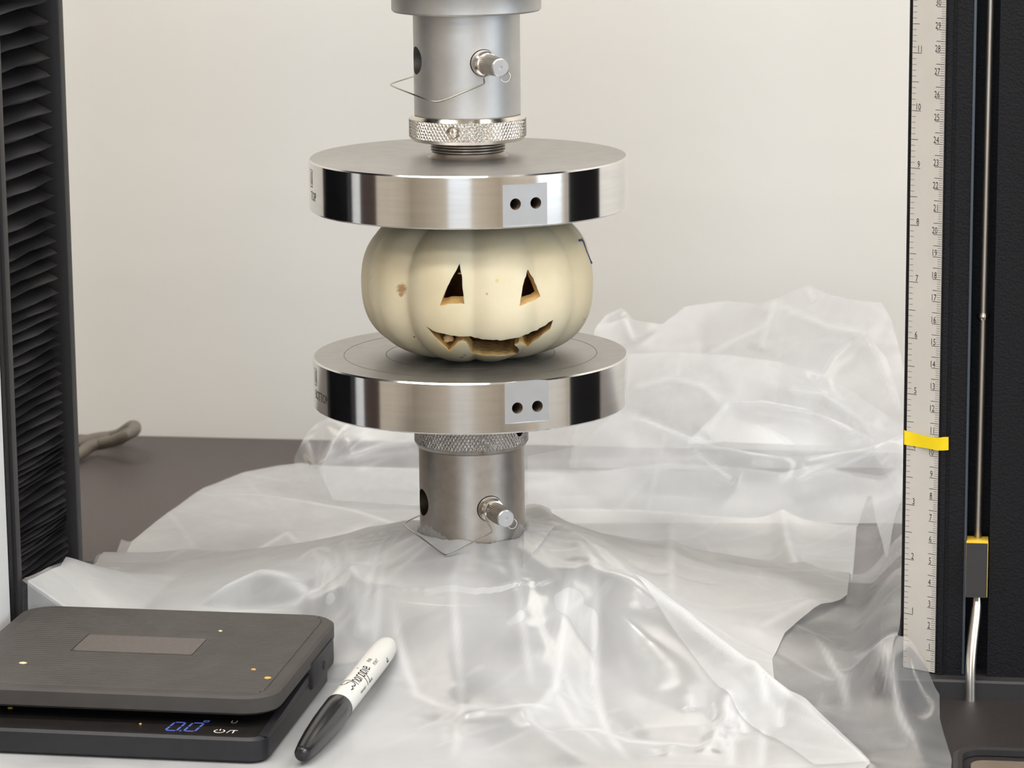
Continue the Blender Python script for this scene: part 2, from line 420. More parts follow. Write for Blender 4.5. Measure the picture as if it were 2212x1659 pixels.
# right column: extruded profile with a chamfer (carries the ruler) and a groove (carries the rod)
XR = 0.2070
GX0, GX1 = 0.2362, 0.2462
prof = [(XR, 0.040), (XR, -0.0620), (0.2076, -0.0628), (0.2232, -0.0716), (0.2240, -0.0716), (0.2240, -0.0734), (0.2262, -0.0734), (0.2264, -0.0724), (0.2280, -0.0724),
        (0.2280, -0.0730), (GX0-0.0006, -0.0730), (GX0, -0.0726), (GX0, -0.0540), (GX1, -0.0540), (GX1, -0.0730), (0.335, -0.0730), (0.340, -0.068), (0.340, 0.040)]
v, f = extrude_poly(prof, 0.0085, ZT)
rcol = mesh_obj('column', v, f, M['black'], mach, smooth=0, label='right column with graduated ruler and guide rod')
edge = MB().box((GX0-0.0012, -0.0734, 0.0095), (GX0-0.0002, -0.0729, ZT)); edge.build('groove_lip', mat('groove_lip_paint', srgb(58, 66, 76), 0.35), rcol, smooth=0)
fl = MB()
poly = [(0.196, 0.05), (0.196, -0.070), (0.205, -0.0805), (0.345, -0.0805), (0.345, 0.05)]
v, f = loft([[(x, y, 0.0) for x, y in poly], [(x, y, 0.0076) for x, y in poly], [(x+(0.0008 if x < 0.3 else -0.0008), y+0.0008, 0.0086) for x, y in poly]])
flange = mesh_obj('foot_plate', v, f, M['charcoal'], rcol, smooth=0)
# guide rod with ring, stop block, bent lower end
RY = -0.0665
p_top = atY(2141, -40, RY); p_mid = atY(2124, 683, RY); p_bot = atY(2112, 1168, RY)
zt2 = np.array(p_top) + (np.array(p_top)-np.array(p_bot))*0.9
v, f = tube([zt2, p_top, p_mid, p_bot], 0.00172, 14); rod = mesh_obj('guide_rod', v, f, M['rod'], mach)
v, f = lathe([(0.0017, -0.0016), (0.0026, -0.0014), (0.0029, -0.0004), (0.0029, 0.0004), (0.0026, 0.0014), (0.0017, 0.0016)], p_mid, (0, 0, 1), 24)
mesh_obj('stop_ring', v, f, M['chrome'], rod)
blk0 = atY(2085, 1290, -0.0775); blk1 = atY(2135, 1174, -0.0775)
bx0, bx1, bz0, bz1 = blk0[0], blk1[0], blk0[2], blk1[2]
blk = MB().box((bx0, -0.0772, bz0), (bx1, -0.0640, bz1), 0.0004).build('stop_block', M['yellow_block'], mach, label='yellow stop block with dark front')
MB().box((bx0+0.0001, -0.0776, bz0), (bx1-0.0003, -0.0771, bz1-0.0001)).build('front_label', M['sticker'], blk, smooth=0)
q = [atY(2110, 1285, -0.0690), atY(2109, 1320, -0.0720), atY(2101, 1385, -0.0775), atY(2096, 1440, -0.0815), atZ(2097, 1535, -0.004)]
q[4] = np.array((q[3][0]+0.0004, q[3][1]-0.001, -0.004))
v, f = tube(q, 0.0024, 16, sub=2); mesh_obj('bent_rod_end', v, f, M['rodbright'], mach)
# recessed bezel in the base, lower right
ring_o = rounded_rect(0.2325, 0.40, -0.30, -0.1592, 0.012, 8); ring_i = rounded_rect(0.2365, 0.396, -0.296, -0.1635, 0.009, 8)
ring_m = rounded_rect(0.2345, 0.398, -0.298, -0.1612, 0.0105, 8)
rings = [[(x, y, 0.0002) for x, y in ring_o], [(x, y, 0.0030) for x, y in ring_o], [(x, y, 0.0036) for x, y in ring_m], [(x, y, 0.0030) for x, y in ring_i], [(x, y, 0.0004) for x, y in ring_i]]
n = len(ring_o); v = [p for r in rings for p in r]; f = []
for i in range(5):
    for k in range(n):
        k2 = (k+1) % n; f.append((i*n+k, i*n+k2, ((i+1) % 5)*n+k2, ((i+1) % 5)*n+k))
mesh_obj('panel_bezel', v, f, M['charcoal'], mach)
v, f = loft([[(x, y, z) for x, y in rounded_rect(0.2400, 0.394, -0.294, -0.1735, 0.006, 6)] for z in (0.0, 0.0016)])
mesh_obj('panel_face', v, f, mat('control_face', srgb(112, 100, 88), 0.4, noise=0.05), mach)

# ------------------------------------------------------------------ compression fixture
AZ0 = math.radians(9.35)                       # bearing of the camera seen from the loading axis, from -Y towards +X
def radial(az): return Vector((math.sin(az), -math.cos(az), 0))

def platen(name, zb, zt, label, tab_from_top, word, rings):
    R = 0.075; c = 0.0007
    root = thing(name, (0, 0, zb), label, 'platen', None)
    v, f = lathe([(R-c, zb), (R, zb+c), (R, zt-c), (R-c, zt)], n=256)
    nf = len(f); idx = [0]*nf
    for i in range(nf):
        if i >= nf-2: idx[i] = 1
    o = mesh_obj('plate', v, f, [M['polish'], M['satin'], M['tab'], M['bore']], root, midx=idx)
    az = AZ0 + math.radians(20.0); d = radial(az); a = Vector((math.cos(az), math.sin(az), 0))
    hw = 0.0107
    fl = math.sqrt(R*R-hw*hw)-0.00005
    if tab_from_top: z0, z1 = zb+0.0046, zt+0.004
    else: z0, z1 = zb+0.0008, zt-0.0042
    z0 -= zb; z1 -= zb
    cut = MB(); vs = []
    for s in (fl, fl+0.01):
        for t in (-hw, hw):
            for z in (z0, z1): vs.append((d*s + a*t + Vector((0, 0, z)))[:])
    cut.add(vs, [(0, 1, 3, 2), (4, 6, 7, 5), (0, 4, 5, 1), (2, 3, 7, 6), (0, 2, 6, 4), (1, 5, 7, 3)])
    co = mesh_obj('cut', cut.v, cut.f, M['tab'], None, smooth=0); co.location = (0, 0, zb)
    boolean(o, co)
    zc = (zt-zb)*0.5 - (0.0004 if tab_from_top else 0.0012)
    for t in (-0.0046, 0.0052):
        v, f = lathe([(0.00262, 0), (0.00262, 0.02)], (d*(fl-0.012) + a*t + Vector((0, 0, zc)))[:], d[:], 32)
        co = mesh_obj('cut', v, f, M['bore'], None, smooth=0); co.location = (0, 0, zb); boolean(o, co)
    resmooth(o, 25)
    for t in (-0.0046, 0.0052):                    # threaded inserts
        prof = []
        for k in range(7):
            s = fl-0.0003-0.0013*k
            prof += [(0.00255, s), (0.00215, s-0.00055)]
        prof += [(0.00258, prof[-1][1]), (0.00258, fl-0.0003)]
        v, f = lathe(prof, (d*0 + a*t + Vector((0, 0, zb+zc)))[:], d[:], 28, closed=True)
        mesh_obj('threaded_hole', v, f, M['bore'], root)
    # etched word and box at the far left of the rim
    v2, f2 = text2d(word, 0.0062, 0.8)
    a_start = AZ0 + math.radians(-78)
    def wrap(u, w, off=0.00006):
        an = a_start + u/R; p = radial(an)*(R+off); return (p[0], p[1], zb + w)
    mesh_obj('etched_word', [wrap(x, y+0.0062) for x, y in v2], f2, M['etch'], root, smooth=0)
    bx = strokes([[(-0.001, 0.0125), (-0.001, 0.0205), (0.0035, 0.0205), (0.0035, 0.0125), (-0.001, 0.0125)], [(0.0008, 0.014), (0.0008, 0.019)], [(0.0016, 0.0195), (0.003, 0.0195), (0.0022, 0.0135)]], 0.0005)
    mesh_obj('etched_box', [wrap(x, y) for x, y in bx[0]], bx[1], M['etch'], root, smooth=0)
    for r in rings:
        v, f = lathe([(r-0.00012, zt+0.00002), (r+0.00012, zt+0.00002), (r+0.00012, zt+0.00006), (r-0.00012, zt+0.00006)], n=160, closed=True)
        mesh_obj('scribed_ring', v, f, mat('scribed_line', srgb(96, 86, 66), 0.6), root)
    return root
ZL0, ZL1, ZU0, ZU1 = 0.1149, 0.1388, 0.2092, 0.2333
plL = platen('compression_platen', ZL0, ZL1, 'round steel platen with scribed circles that the pumpkin sits on', True, 'BOTTOM', (0.0602, 0.0402, 0.0204))
plU = platen('compression_platen', ZU0, ZU1, 'round steel platen pressing down on top of the pumpkin', False, 'TOP', ())
# thread neck on the upper platen
prof = [(0.0190, ZU1), (0.0178, ZU1+0.0008), (0.0170, ZU1+0.0022)]
for k in range(4):
    z = ZU1+0.0022+0.0013*k; prof += [(0.0162, z+0.0003), (0.0176, z+0.0009), (0.0176, z+0.0012)]
prof += [(0.0165, 0.2405), (0.0165, 0.2413)]
v, f = lathe(prof, n=96); mesh_obj('threaded_neck', v, f, M['shaft_warm'], plU)
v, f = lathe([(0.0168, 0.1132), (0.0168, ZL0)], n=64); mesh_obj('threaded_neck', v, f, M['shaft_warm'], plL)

def knurl_ring(name, z0, z1, r, m, label, az_hole, dark):
    root = thing(name, (0, 0, z0), label, 'locking ring')
    nu, nv = 900, 34; ch = 0.0016; per = 96
    prof_z = np.linspace(z0+ch, z1-ch, nv); v = []; f = []
    th = np.arange(nu)/nu*2*math.pi
    for j, z in enumerate(prof_z):
        u = th*per/(2*math.pi); w = (z-z0)/(2*math.pi*r/per)*0.62
        tri = lambda x: np.abs((x % 1.0)-0.5)*2
        hgt = np.minimum(1, np.minimum(tri(u+w), tri(u-w))*2.2)*0.00042
        if j in (0, nv-1): hgt = hgt*0
        rr = r-0.0003+hgt
        for k in range(nu): v.append((rr[k]*math.sin(th[k]), -rr[k]*math.cos(th[k]), z))
    for j in range(nv-1):
        for k in range(nu):
            k2 = (k+1) % nu; f.append((j*nu+k, j*nu+k2, (j+1)*nu+k2, (j+1)*nu+k))
    nb = len(v)
    for rr_, z in ((0.0175, prof_z[-1]), (0.0175, prof_z[0])):
        for k in range(nu): v.append((rr_*math.sin(th[k]), -rr_*math.cos(th[k]), z))
    for (i0, i1) in (((nv-1)*nu, nb), (nb, nb+nu), (nb+nu, 0)):
        for k in range(nu):
            k2 = (k+1) % nu; f.append((i0+k, i0+k2, i1+k2, i1+k))
    me = mesh_obj('knurled_band', v, f, [m, M['bore']], root, smooth=20)
    dv_, df_ = lathe([(0.0030, r-0.0035), (0.0030, r+0.003)], (0, 0, (z0+z1)/2-z0), radial(az_hole)[:], 40)
    cc = mesh_obj('cut', dv_, df_, M['bore'] if dark else M['chrome'], None, smooth=0); cc.location = (0, 0, z0); boolean(me, cc); resmooth(me, 20)
    for zz0, zz1, r0, r1 in ((z0, z0+ch, r-0.0012, r-0.0002), (z1-ch, z1, r-0.0002, r-0.0014)):
        v, f = lathe([(0.0170, zz0), (r0, zz0), (r1, zz1), (0.0170, zz1)], n=128, closed=True)
        mesh_obj('rim', v, f, M['chrome'] if not dark else m, root)
    d = radial(az_hole); zc = (z0+z1)/2
    if not dark:
        v, f = lathe([(0.0029, r-0.0036), (0.0029, r-0.0030), (0.0024, r-0.0022), (0.0014, r-0.0015), (0.0003, r-0.0012)], (0, 0, zc), d[:], 32)
        mesh_obj('ball_plunger', v, f, M['chrome'], root)
    return root
knurl_ring('locking_ring', 0.2413, 0.2531, 0.0275, M['knurl'], 'bright knurled locking ring above the upper platen', AZ0-math.radians(14.7), False)
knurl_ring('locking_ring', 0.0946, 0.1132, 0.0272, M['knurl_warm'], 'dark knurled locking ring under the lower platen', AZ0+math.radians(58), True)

def drill(o, az, z, r, depth, rs):
    d = radial(az)
    v, f = lathe([(r, rs-depth), (r, rs+0.01)], (0, 0, z), d[:], 40)
    c = mesh_obj('cut', v, f, M['bore'], None, smooth=0); c.location = -ORG[o.name]*-1*0
    return c
def shaft(name, prof, m, label, az, zp, zbase, extra=None):
    root = thing(name, (0, 0, zbase), label, 'adapter')
    v, f = lathe(prof, n=160); bm_ = M['bore_light'] if zp > 0.2 else M['bore']
    o = mesh_obj('shaft', v, f, [m, bm_], root)
    for a, r, dp in ((az-math.pi/2, 0.0065, 0.014), (az, 0.0064, 0.003)):
        d = radial(a)
        v, f = lathe([(r, 0.0253-dp), (r, 0.035)], (0, 0, zp-zbase), d[:], 40)
        c = mesh_obj('cut', v, f, bm_, None, smooth=0); c.location = (0, 0, zbase); boolean(o, c)
    resmooth(o, 30)
    return root
AZU = AZ0+math.radians(18); AZL = AZ0+math.radians(19.6)
dU = radial(AZU); dL = radial(AZL)
zpU = atY(1042, 136, dU[1]*0.0246)[2]; zpL = atY(1057, 1099, dL[1]*0.0250)[2]
shU = shaft('coupling_shaft', [(0.0240, 0.2525), (0.0248, 0.2533), (0.0250, 0.2536), (0.0250, 0.3010), (0.0246, 0.3013)], M['shaft'], 'pale steel coupling shaft hanging above the upper platen', AZU, zpU, 0.2525)
v, f = lathe([(0.0330, 0.3012), (0.0342, 0.3014), (0.0350, 0.3022), (0.0350, 0.3098), (0.0352, 0.3102), (0.0352, 0.34), (0.0340, 0.3412)], n=128)
mesh_obj('flange', v, f, M['shaft'], shU)
v, f = lathe([(0.03525, 0.3104), (0.0354, 0.3104), (0.0354, 0.3112), (0.03525, 0.3112)], n=128, closed=True); mesh_obj('flange_seam', v, f, M['bore'], shU)
v, f = lathe([(0.060, 0.3413), (0.060, 0.42)], n=96); mesh_obj('load_cell', v, f, M['shaft'], shU)
MB().box((-0.206, -0.055, 0.42), (0.206, 0.03, 0.52), 0.004).build('crosshead', M['black'], mach)
shL = shaft('coupling_shaft', [(0.0240, 0.0310), (0.0253, 0.0317), (0.0253, 0.0940), (0.0249, 0.0946)], M['shaft_warm'], 'shaded steel coupling shaft rising through the torn plastic below the lower platen', AZL, zpL, 0.0)
v, f = lathe([(0.0640, 0.0), (0.0640, 0.0015), (0.0622, 0.0015), (0.0622, 0.0285), (0.0640, 0.0287), (0.0640, 0.0312), (0.0634, 0.0318)], n=160)
mesh_obj('pedestal', v, f, M['pedestal'], shL, label='pale round pedestal under the plastic')

def clevis_pin(name, d, zp, s_end, label, bail, ringpx, az):
    d = Vector(d); root = thing(name, (d*0.02 + Vector((0, 0, zp)))[:], label, 'pin')
    O = (0, 0, zp)
    s0 = 0.0228
    v, f = lathe([(0.0048, s0), (0.0061, s0), (0.0061, s0+0.0042), (0.0057, s0+0.0056), (0.0046, s0+0.0066), (0.0046, s0+0.0072)], O, d[:], 40)
    mesh_obj('pin_head', v, f, M['chrome'], root)
    v, f = lathe([(0.0040, s0+0.0070), (0.0051, s0+0.0074), (0.0051, s0+0.0086), (0.0040, s0+0.0090)], O, d[:], 40)
    mesh_obj('washer', v, f, M['chrome'], root)
    # knurled grip
    n = 72; prof = [(0.0046, s0+0.0088), (0.0047, s0+0.0100), (0.00465, s0+0.0150), (0.0044, s0+0.0190), (0.00405, s_end-0.0016)]
    v, f = lathe(prof, O, d[:], n)
    a, b, dd = frame(d); vv = []
    for i, p in enumerate(v):
        k = i % n; q = Vector(p)-Vector(O); s = q.dot(dd); rad = q-dd*s
        rad *= (1.0 if k % 2 else 0.955); vv.append((Vector(O)+dd*s+rad)[:])
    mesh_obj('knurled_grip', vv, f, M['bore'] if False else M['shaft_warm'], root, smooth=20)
    v, f = lathe([(0.0036, s_end-0.0018), (0.0042, s_end-0.0014), (0.0042, s_end-0.0004), (0.0037, s_end), (0.0009, s_end), (0.0007, s_end-0.0004), (0.0001, s_end-0.0004)], O, d[:], 40)
    vv = []
    for i, p in enumerate(v):
        k = i % 40; q = Vector(p)-Vector(O); s = q.dot(dd); rad = q-dd*s; rad *= (1.0 if k % 2 else 0.965); vv.append((Vector(O)+dd*s+rad)[:])
    mesh_obj('end_cap', vv, f, M['tab'], root, smooth=22)
    v, f = tube(bail, 0.00036, 8, sub=2); mesh_obj('retaining_wire', v, f, M['wire'], root)
    c = Vector(ringpx); pts = [(c + Vector((0.0023*math.cos(t), 0.0006*math.sin(t), 0.0023*math.sin(t))))[:] for t in np.linspace(0, 2*math.pi, 24, endpoint=False)]
    v, f = tube(pts, 0.00022, 6, closed=True); mesh_obj('split_ring', v, f, M['wire'], root)
    return root
pU = dU*0.0325 + Vector((0, 0, zpU)); pL = dL*0.0325 + Vector((0, 0, zpL))
bu = [(dU*0.0322+Vector((0.003, -0.001, zpU-0.003)))[:], atY(1043, 165, -0.0335), atY(1047, 178, -0.0325), atY(1043, 183, -0.0325), atY(1000, 200, -0.036), atY(952, 220, -0.037), atY(930, 219, -0.036), atY(888, 202, -0.028), atY(846, 186, -0.014), atY(842, 181, -0.010), atY(890, 166, 0.012), atY(935, 152, 0.0275)]
clevis_pin('clevis_pin', dU, zpU, 0.0495, 'nickel clevis pin with wire bail through the upper coupling shaft', bu, atY(1092, 166, -0.0415), AZU)
blw = [(dL*0.0322+Vector((-0.003, -0.001, zpL+0.004)))[:], atY(1048, 1108, -0.0345), atY(1052, 1128, -0.0345), atY(1064, 1145, -0.034), atY(1062, 1152, -0.034), atY(1020, 1172, -0.038), atY(972, 1199, -0.041), atY(958, 1199, -0.041), atY(915, 1165, -0.032), atY(873, 1136, -0.017), atY(875, 1128, -0.013), atY(906, 1113, 0.008), atY(950, 1098, 0.0275)]
clevis_pin('clevis_pin', dL, zpL, 0.0470, 'nickel clevis pin with wire bail through the lower coupling shaft above the plastic', blw, atY(1106, 1131, -0.0390), AZL)

# ------------------------------------------------------------------ pumpkin
PC = np.array([0.0036, 0.0, 0.5*(ZL1+ZU0)])
PH = 0.5*(ZU0-ZL1)
gro = [(-75, .8), (-58, .25), (-39, 1.15), (-2.5, .75), (31, .85), (56, .6), (90, .9), (126, .9), (160, .8), (195, .9), (230, .9), (262, .8)]
GA = [(math.radians(a)+AZ0, w) for a, w in gro]
def groove(az):
    g = 0.0
    for a, w in GA:
        d = (az-a+math.pi) % (2*math.pi)-math.pi
        x = abs(d)/0.15
        g += w*math.exp(-x**1.35)
    return g
def psurf(az, t, off=0.0):
    n = 2.75
    R = 0.0572-off; H = PH+0.0012-off
    c, s = math.cos(t), math.sin(t)
    rr = R*abs(c)**(2/n); zz = H*math.copysign(abs(s)**(2/n), s)
    g = groove(az)
    k = 0.075 + 0.09*abs(s)
    if off: g *= 0.5
    rr *= 1-k*g
    rr *= 1+0.012*math.sin(az*2+1)
    zz *= 1-0.045*g*abs(s)**2
    # bulge beside the left groove
    if not off:
        da = (az-(AZ0-math.radians(27))); rr += 0.0012*math.exp(-(da/0.2)**2-((t-0.0)/0.35)**2)
    lim = PH-0.00005-off
    zz = max(-lim, min(lim, zz))
    p = radial(az)*rr
    return np.array([PC[0]+p[0], PC[1]+p[1], PC[2]+zz])
def shell(off, nu, nv):
    v = []; f = []
    for j in range(1, nv):
        t = -math.pi/2+math.pi*j/nv
        for k in range(nu): v.append(psurf(2*math.pi*k/nu, t, off))
    v.append(psurf(0, -math.pi/2, off)); v.append(psurf(0, math.pi/2, off))
    a, b2 = len(v)-2, len(v)-1
    for j in range(nv-2):
        for k in range(nu):
            k2 = (k+1) % nu; f.append((j*nu+k, j*nu+k2, (j+1)*nu+k2, (j+1)*nu+k))
    for k in range(nu):
        k2 = (k+1) % nu; f.append((k2, k, a)); f.append(((nv-2)*nu+k, (nv-2)*nu+k2, b2))
    return v, f
# rind material with small blemishes fixed in object space
def rind():
    m = mat('white_pumpkin_rind', srgb(238, 226, 190), 0.42, spec=0.4)
    nt = m.node_tree; b = nt.nodes['Principled BSDF']; N = nt.nodes.new; L = nt.links.new
    b.inputs['Subsurface Weight'].default_value = 0.35; b.inputs['Subsurface Radius'].default_value = (0.9, 0.6, 0.3); b.inputs['Subsurface Scale'].default_value = 0.007
    tc = N('ShaderNodeTexCoord')
    nz = N('ShaderNodeTexNoise'); nz.inputs['Scale'].default_value = 26; nz.inputs['Detail'].default_value = 5
    L(tc.outputs['Object'], nz.inputs['Vector'])
    cr = N('ShaderNodeValToRGB'); cr.color_ramp.elements[0].position = 0.32; cr.color_ramp.elements[1].position = 0.72
    cr.color_ramp.elements[0].color = srgb(226, 211, 174); cr.color_ramp.elements[1].color = srgb(237, 226, 198)
    L(nz.outputs[0], cr.inputs[0]); col = cr.outputs[0]
    for (px, r, c) in (((868, 624), 0.0023, (168, 124, 78)), ((866, 636), 0.0011, (176, 140, 110)), ((998, 772), 0.0011, (178, 140, 60)), ((1003, 767), 0.0006, (150, 110, 60)),
                       ((1074, 606), 0.0009, (226, 204, 140)), ((1052, 635), 0.0006, (200, 176, 120)), ((895, 728), 0.0005, (110, 90, 60)), ((783, 652), 0.0010, (150, 120, 80)),
                       ((1262, 690), 0.0007, (180, 160, 120)), ((800, 600), 0.0010, (214, 190, 140))):
        P = hit(*px)
        if P is None: continue
        lp = P - PUMP
        vm = N('ShaderNodeVectorMath'); vm.operation = 'DISTANCE'; vm.inputs[1].default_value = tuple(lp); L(tc.outputs['Object'], vm.inputs[0])
        n3 = N('ShaderNodeTexNoise'); n3.inputs['Scale'].default_value = 900; L(tc.outputs['Object'], n3.inputs['Vector'])
        ad = N('ShaderNodeMath'); ad.operation = 'MULTIPLY_ADD'; ad.inputs[1].default_value = r*1.1; L(n3.outputs[0], ad.inputs[0]); L(vm.outputs['Value'], ad.inputs[2])
        mr = N('ShaderNodeMapRange'); mr.inputs[1].default_value = r*1.1; mr.inputs[2].default_value = r*1.9; mr.inputs[3].default_value = 0.9; mr.inputs[4].default_value = 0.0
        L(ad.outputs[0], mr.inputs[0])
        mx = N('ShaderNodeMix'); mx.data_type = 'RGBA'; L(mr.outputs[0], mx.inputs[0]); L(col, mx.inputs[6]); mx.inputs[7].default_value = srgb(*c); col = mx.outputs[2]
    L(col, b.inputs['Base Color'])
    n2 = N('ShaderNodeTexNoise'); n2.inputs['Scale'].default_value = 220; L(tc.outputs['Object'], n2.inputs['Vector'])
    bp = N('ShaderNodeBump'); bp.inputs['Strength'].default_value = 0.12; bp.inputs['Distance'].default_value = 0.0008
    L(n2.outputs[0], bp.inputs['Height']); L(bp.outputs[0], b.inputs['Normal'])
    return m
PUMP = np.array([PC[0], PC[1], ZL1])
NU, NV = 288, 120
ov, of = shell(0.0, NU, NV)
OV = np.array(ov)
from mathutils.bvhtree import BVHTree
bvh = BVHTree.FromPolygons([tuple(p) for p in ov], of)
def hit(x, y):
    d = ray(x, y); r = bvh.ray_cast(Vector(CAM), Vector(d).normalized())
    return None if r[0] is None else np.array(r[0])
pk = thing('pumpkin', tuple(PUMP), 'small white carved pumpkin with smiling face squeezed between the two steel platens', 'pumpkin')
iv, if_ = shell(0.0095, 120, 50)
nv0 = len(ov)
allv = list(ov)+list(iv); allf = list(of)+[tuple(i+nv0 for i in reversed(q)) for q in if_]
me = bpy.data.meshes.new('rind'); me.from_pydata([tuple(np.array(p)-PUMP) for p in allv], [], allf)
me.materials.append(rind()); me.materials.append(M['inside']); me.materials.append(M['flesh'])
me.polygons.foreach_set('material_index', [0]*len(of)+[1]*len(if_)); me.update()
body = bpy.data.objects.new('rind', me); C.objects.link(body); body.parent = pk; ORG[body.name] = Vector(tuple(PUMP))
bpy.context.view_layer.update()
def dens(pts, step):
    out = []
    for i in range(len(pts)):
        a = np.array(pts[i], float); b3 = np.array(pts[(i+1) % len(pts)], float); n = max(1, int(np.linalg.norm(b3-a)/step))
        for k in range(n): out.append(a+(b3-a)*k/n)
    return out
def carve(pts, d, jit=0.6, depth=0.03, spread=0.0):
    P = []
    cen = np.mean(np.array(pts, float), axis=0)
    for (x, y) in dens(pts, 7):
        x += random.uniform(-jit, jit); y += random.uniform(-jit, jit)
        h = hit(x, y)
        P.append((h, np.array([x, y])-cen))
    d = np.array(d); d = d/np.linalg.norm(d)
    n = len(P); front = [p-d*0.012 for p, o in P]; back = [p+d*depth for p, o in P]
    bm = bmesh.new(); vs = [bm.verts.new(tuple(q)) for q in front+back]
    bm.faces.new(vs[:n]); bm.faces.new(list(reversed(vs[n:])))
    for k in range(n):
        k2 = (k+1) % n; bm.faces.new((vs[k], vs[n+k], vs[n+k2], vs[k2]))
    bmesh.ops.triangulate(bm, faces=[f for f in bm.faces if len(f.verts) > 4])
    bmesh.ops.recalc_face_normals(bm, faces=bm.faces)
    me = bpy.data.meshes.new('cut'); bm.to_mesh(me); bm.free(); me.materials.append(M['flesh'])
    o = bpy.data.objects.new('cut', me); C.objects.link(o); boolean(body, o)
carve([(993, 570), (998, 600), (1000, 630), (1003, 656), (985, 656), (968, 657), (950, 661), (955, 645), (963, 627), (974, 605)], (0.02, 1, 0.22))
carve([(1140, 582), (1152, 602), (1168, 640), (1158, 646), (1140, 654), (1122, 661), (1126, 640), (1131, 611), (1136, 596)], (-0.55, 1, 0.18))
carve([(921, 706), (935, 714), (950, 719), (975, 725), (1002, 727), (1018, 727), (1041, 733), (1081, 735), (1120, 729), (1160, 713), (1178, 702), (1194, 692),
       (1188, 710), (1163, 730), (1138, 749), (1129, 744), (1120, 741), (1112, 745), (1122, 756), (1117, 764), (1092, 768), (1068, 769), (1040, 767), (1019, 763), (1013, 751), (1008, 740), (998, 735), (989, 740), (980, 750), (970, 758), (958, 747), (940, 728)],
      (-0.12, 1, 0.20), jit=0.8)
resmooth(body, 35)
# bits of flesh hanging in the mouth and the eye
def lump(px, r, m, seed, sq=(1, 1, 1)):
    random.seed(seed); p = hit(*px) + np.array([0.0, 0.0075, 0.0])
    bm = bmesh.new(); bmesh.ops.create_icosphere(bm, subdivisions=2, radius=1)
    for v in bm.verts:
        s = random.uniform(0.75, 1.15); v.co = Vector((v.co.x*r*sq[0]*s+p[0], v.co.y*r*sq[1]*s+p[1], v.co.z*r*sq[2]*s+p[2]))
    bm.verts.index_update(); vv = [v.co[:] for v in bm.verts]; ff = [[v.index for v in f.verts] for f in bm.faces]; bm.free()
    mesh_obj('flesh_scrap', vv, ff, m, pk, smooth=60)
M['pale_flesh'] = mat('pale_pumpkin_flesh', srgb(228, 200, 152), 0.5, noise=0.12, nscale=300)
for px, r, sd, sq in (((962, 738), 0.0022, 1, (1.2, 1, .9)), ((990, 596), 0.0010, 6, (1.5, 1, .5))):
    lump(px, r, M['pale_flesh'], sd, sq)
# pen mark on the right shoulder
pm = []
for px in ((1250, 520), (1256, 518), (1260, 523), (1263, 532), (1267, 543), (1272, 555), (1275, 563), (1277, 568)):
    h = hit(*px)
    if h is not None: pm.append(h+np.array([0.0001, -0.00005, 0.00005]))
if len(pm) > 2:
    v, f = tube(pm, [0.00055, 0.0006, 0.0004, 0.0003, 0.0003, 0.0003, 0.00035, 0.0006][:len(pm)], 6); mesh_obj('pen_mark', v, f, M['pen_ink'], pk)

# ------------------------------------------------------------------ ruler and tape on the right column
RA = np.array([0.2076, -0.0628]); RB = np.array([0.2232, -0.0716]); rw = np.linalg.norm(RB-RA); rd = (RB-RA)/rw; rn = np.array([rd[1], -rd[0]])
if rn[1] > 0: rn = -rn
Z0R = atY(2022, 1453, -0.0716)[2]
rul = thing('ruler', (RA[0], RA[1], Z0R), 'long pale steel ruler with inch and centimetre marks fixed to the right column', 'ruler')
def rp(s, h, off):
    q = RA + rd*s + rn*off; return (q[0], q[1], Z0R+h)
vs = []
for s in (0.0013, rw-0.0002):
    for off in (0.0001, 0.0006):
        for h in (0.0, 0.42): vs.append(rp(s, h, off))
mesh_obj('ruler_blade', vs, [(0, 1, 3, 2), (4, 6, 7, 5), (0, 4, 5, 1), (2, 3, 7, 6), (0, 2, 6, 4), (1, 5, 7, 3)], M['ruler'], rul, smooth=0)
tk = MB()
def tick(s0, s1, h, w=0.00016):
    tk.add([rp(s0, h-w/2, 0.00066), rp(s1, h-w/2, 0.00066), rp(s1, h+w/2, 0.00066), rp(s0, h+w/2, 0.00066)], [(0, 1, 2, 3)])
e = rw-0.0003
for k in range(1, 420):
    ln = 0.0042 if k % 5 == 0 else 0.0019
    tick(e-ln, e, k*0.001, 0.00022 if k % 5 == 0 else 0.00013)
for k in range(1, 165):
    ln = 0.0047 if k % 10 == 0 else (0.0034 if k % 5 == 0 else 0.0020)
    tick(0.0014, 0.0014+ln, k*0.00254, 0.00022 if k % 5 == 0 else 0.00014)
tk.build('tick_marks', M['ink'], rul, smooth=0)['kind'] = 'stuff'
def number(s, right, h, size):
    v2, f2 = text2d(s, size, 0.68); mx = max(x for x, y in v2); mn = min(x for x, y in v2)
    mesh_obj('numeral', [rp(right-mx+x, h+y, 0.00066) for x, y in v2], f2, M['ink'], rul, smooth=0)
for k in range(1, 32): number(str(k), e-0.0022 if k > 9 else e-0.0026, k*0.01+0.0004, 0.0042)
for k in range(1, 13): number(str(k), 0.0014+0.0046, k*0.0254+0.0004, 0.0042)
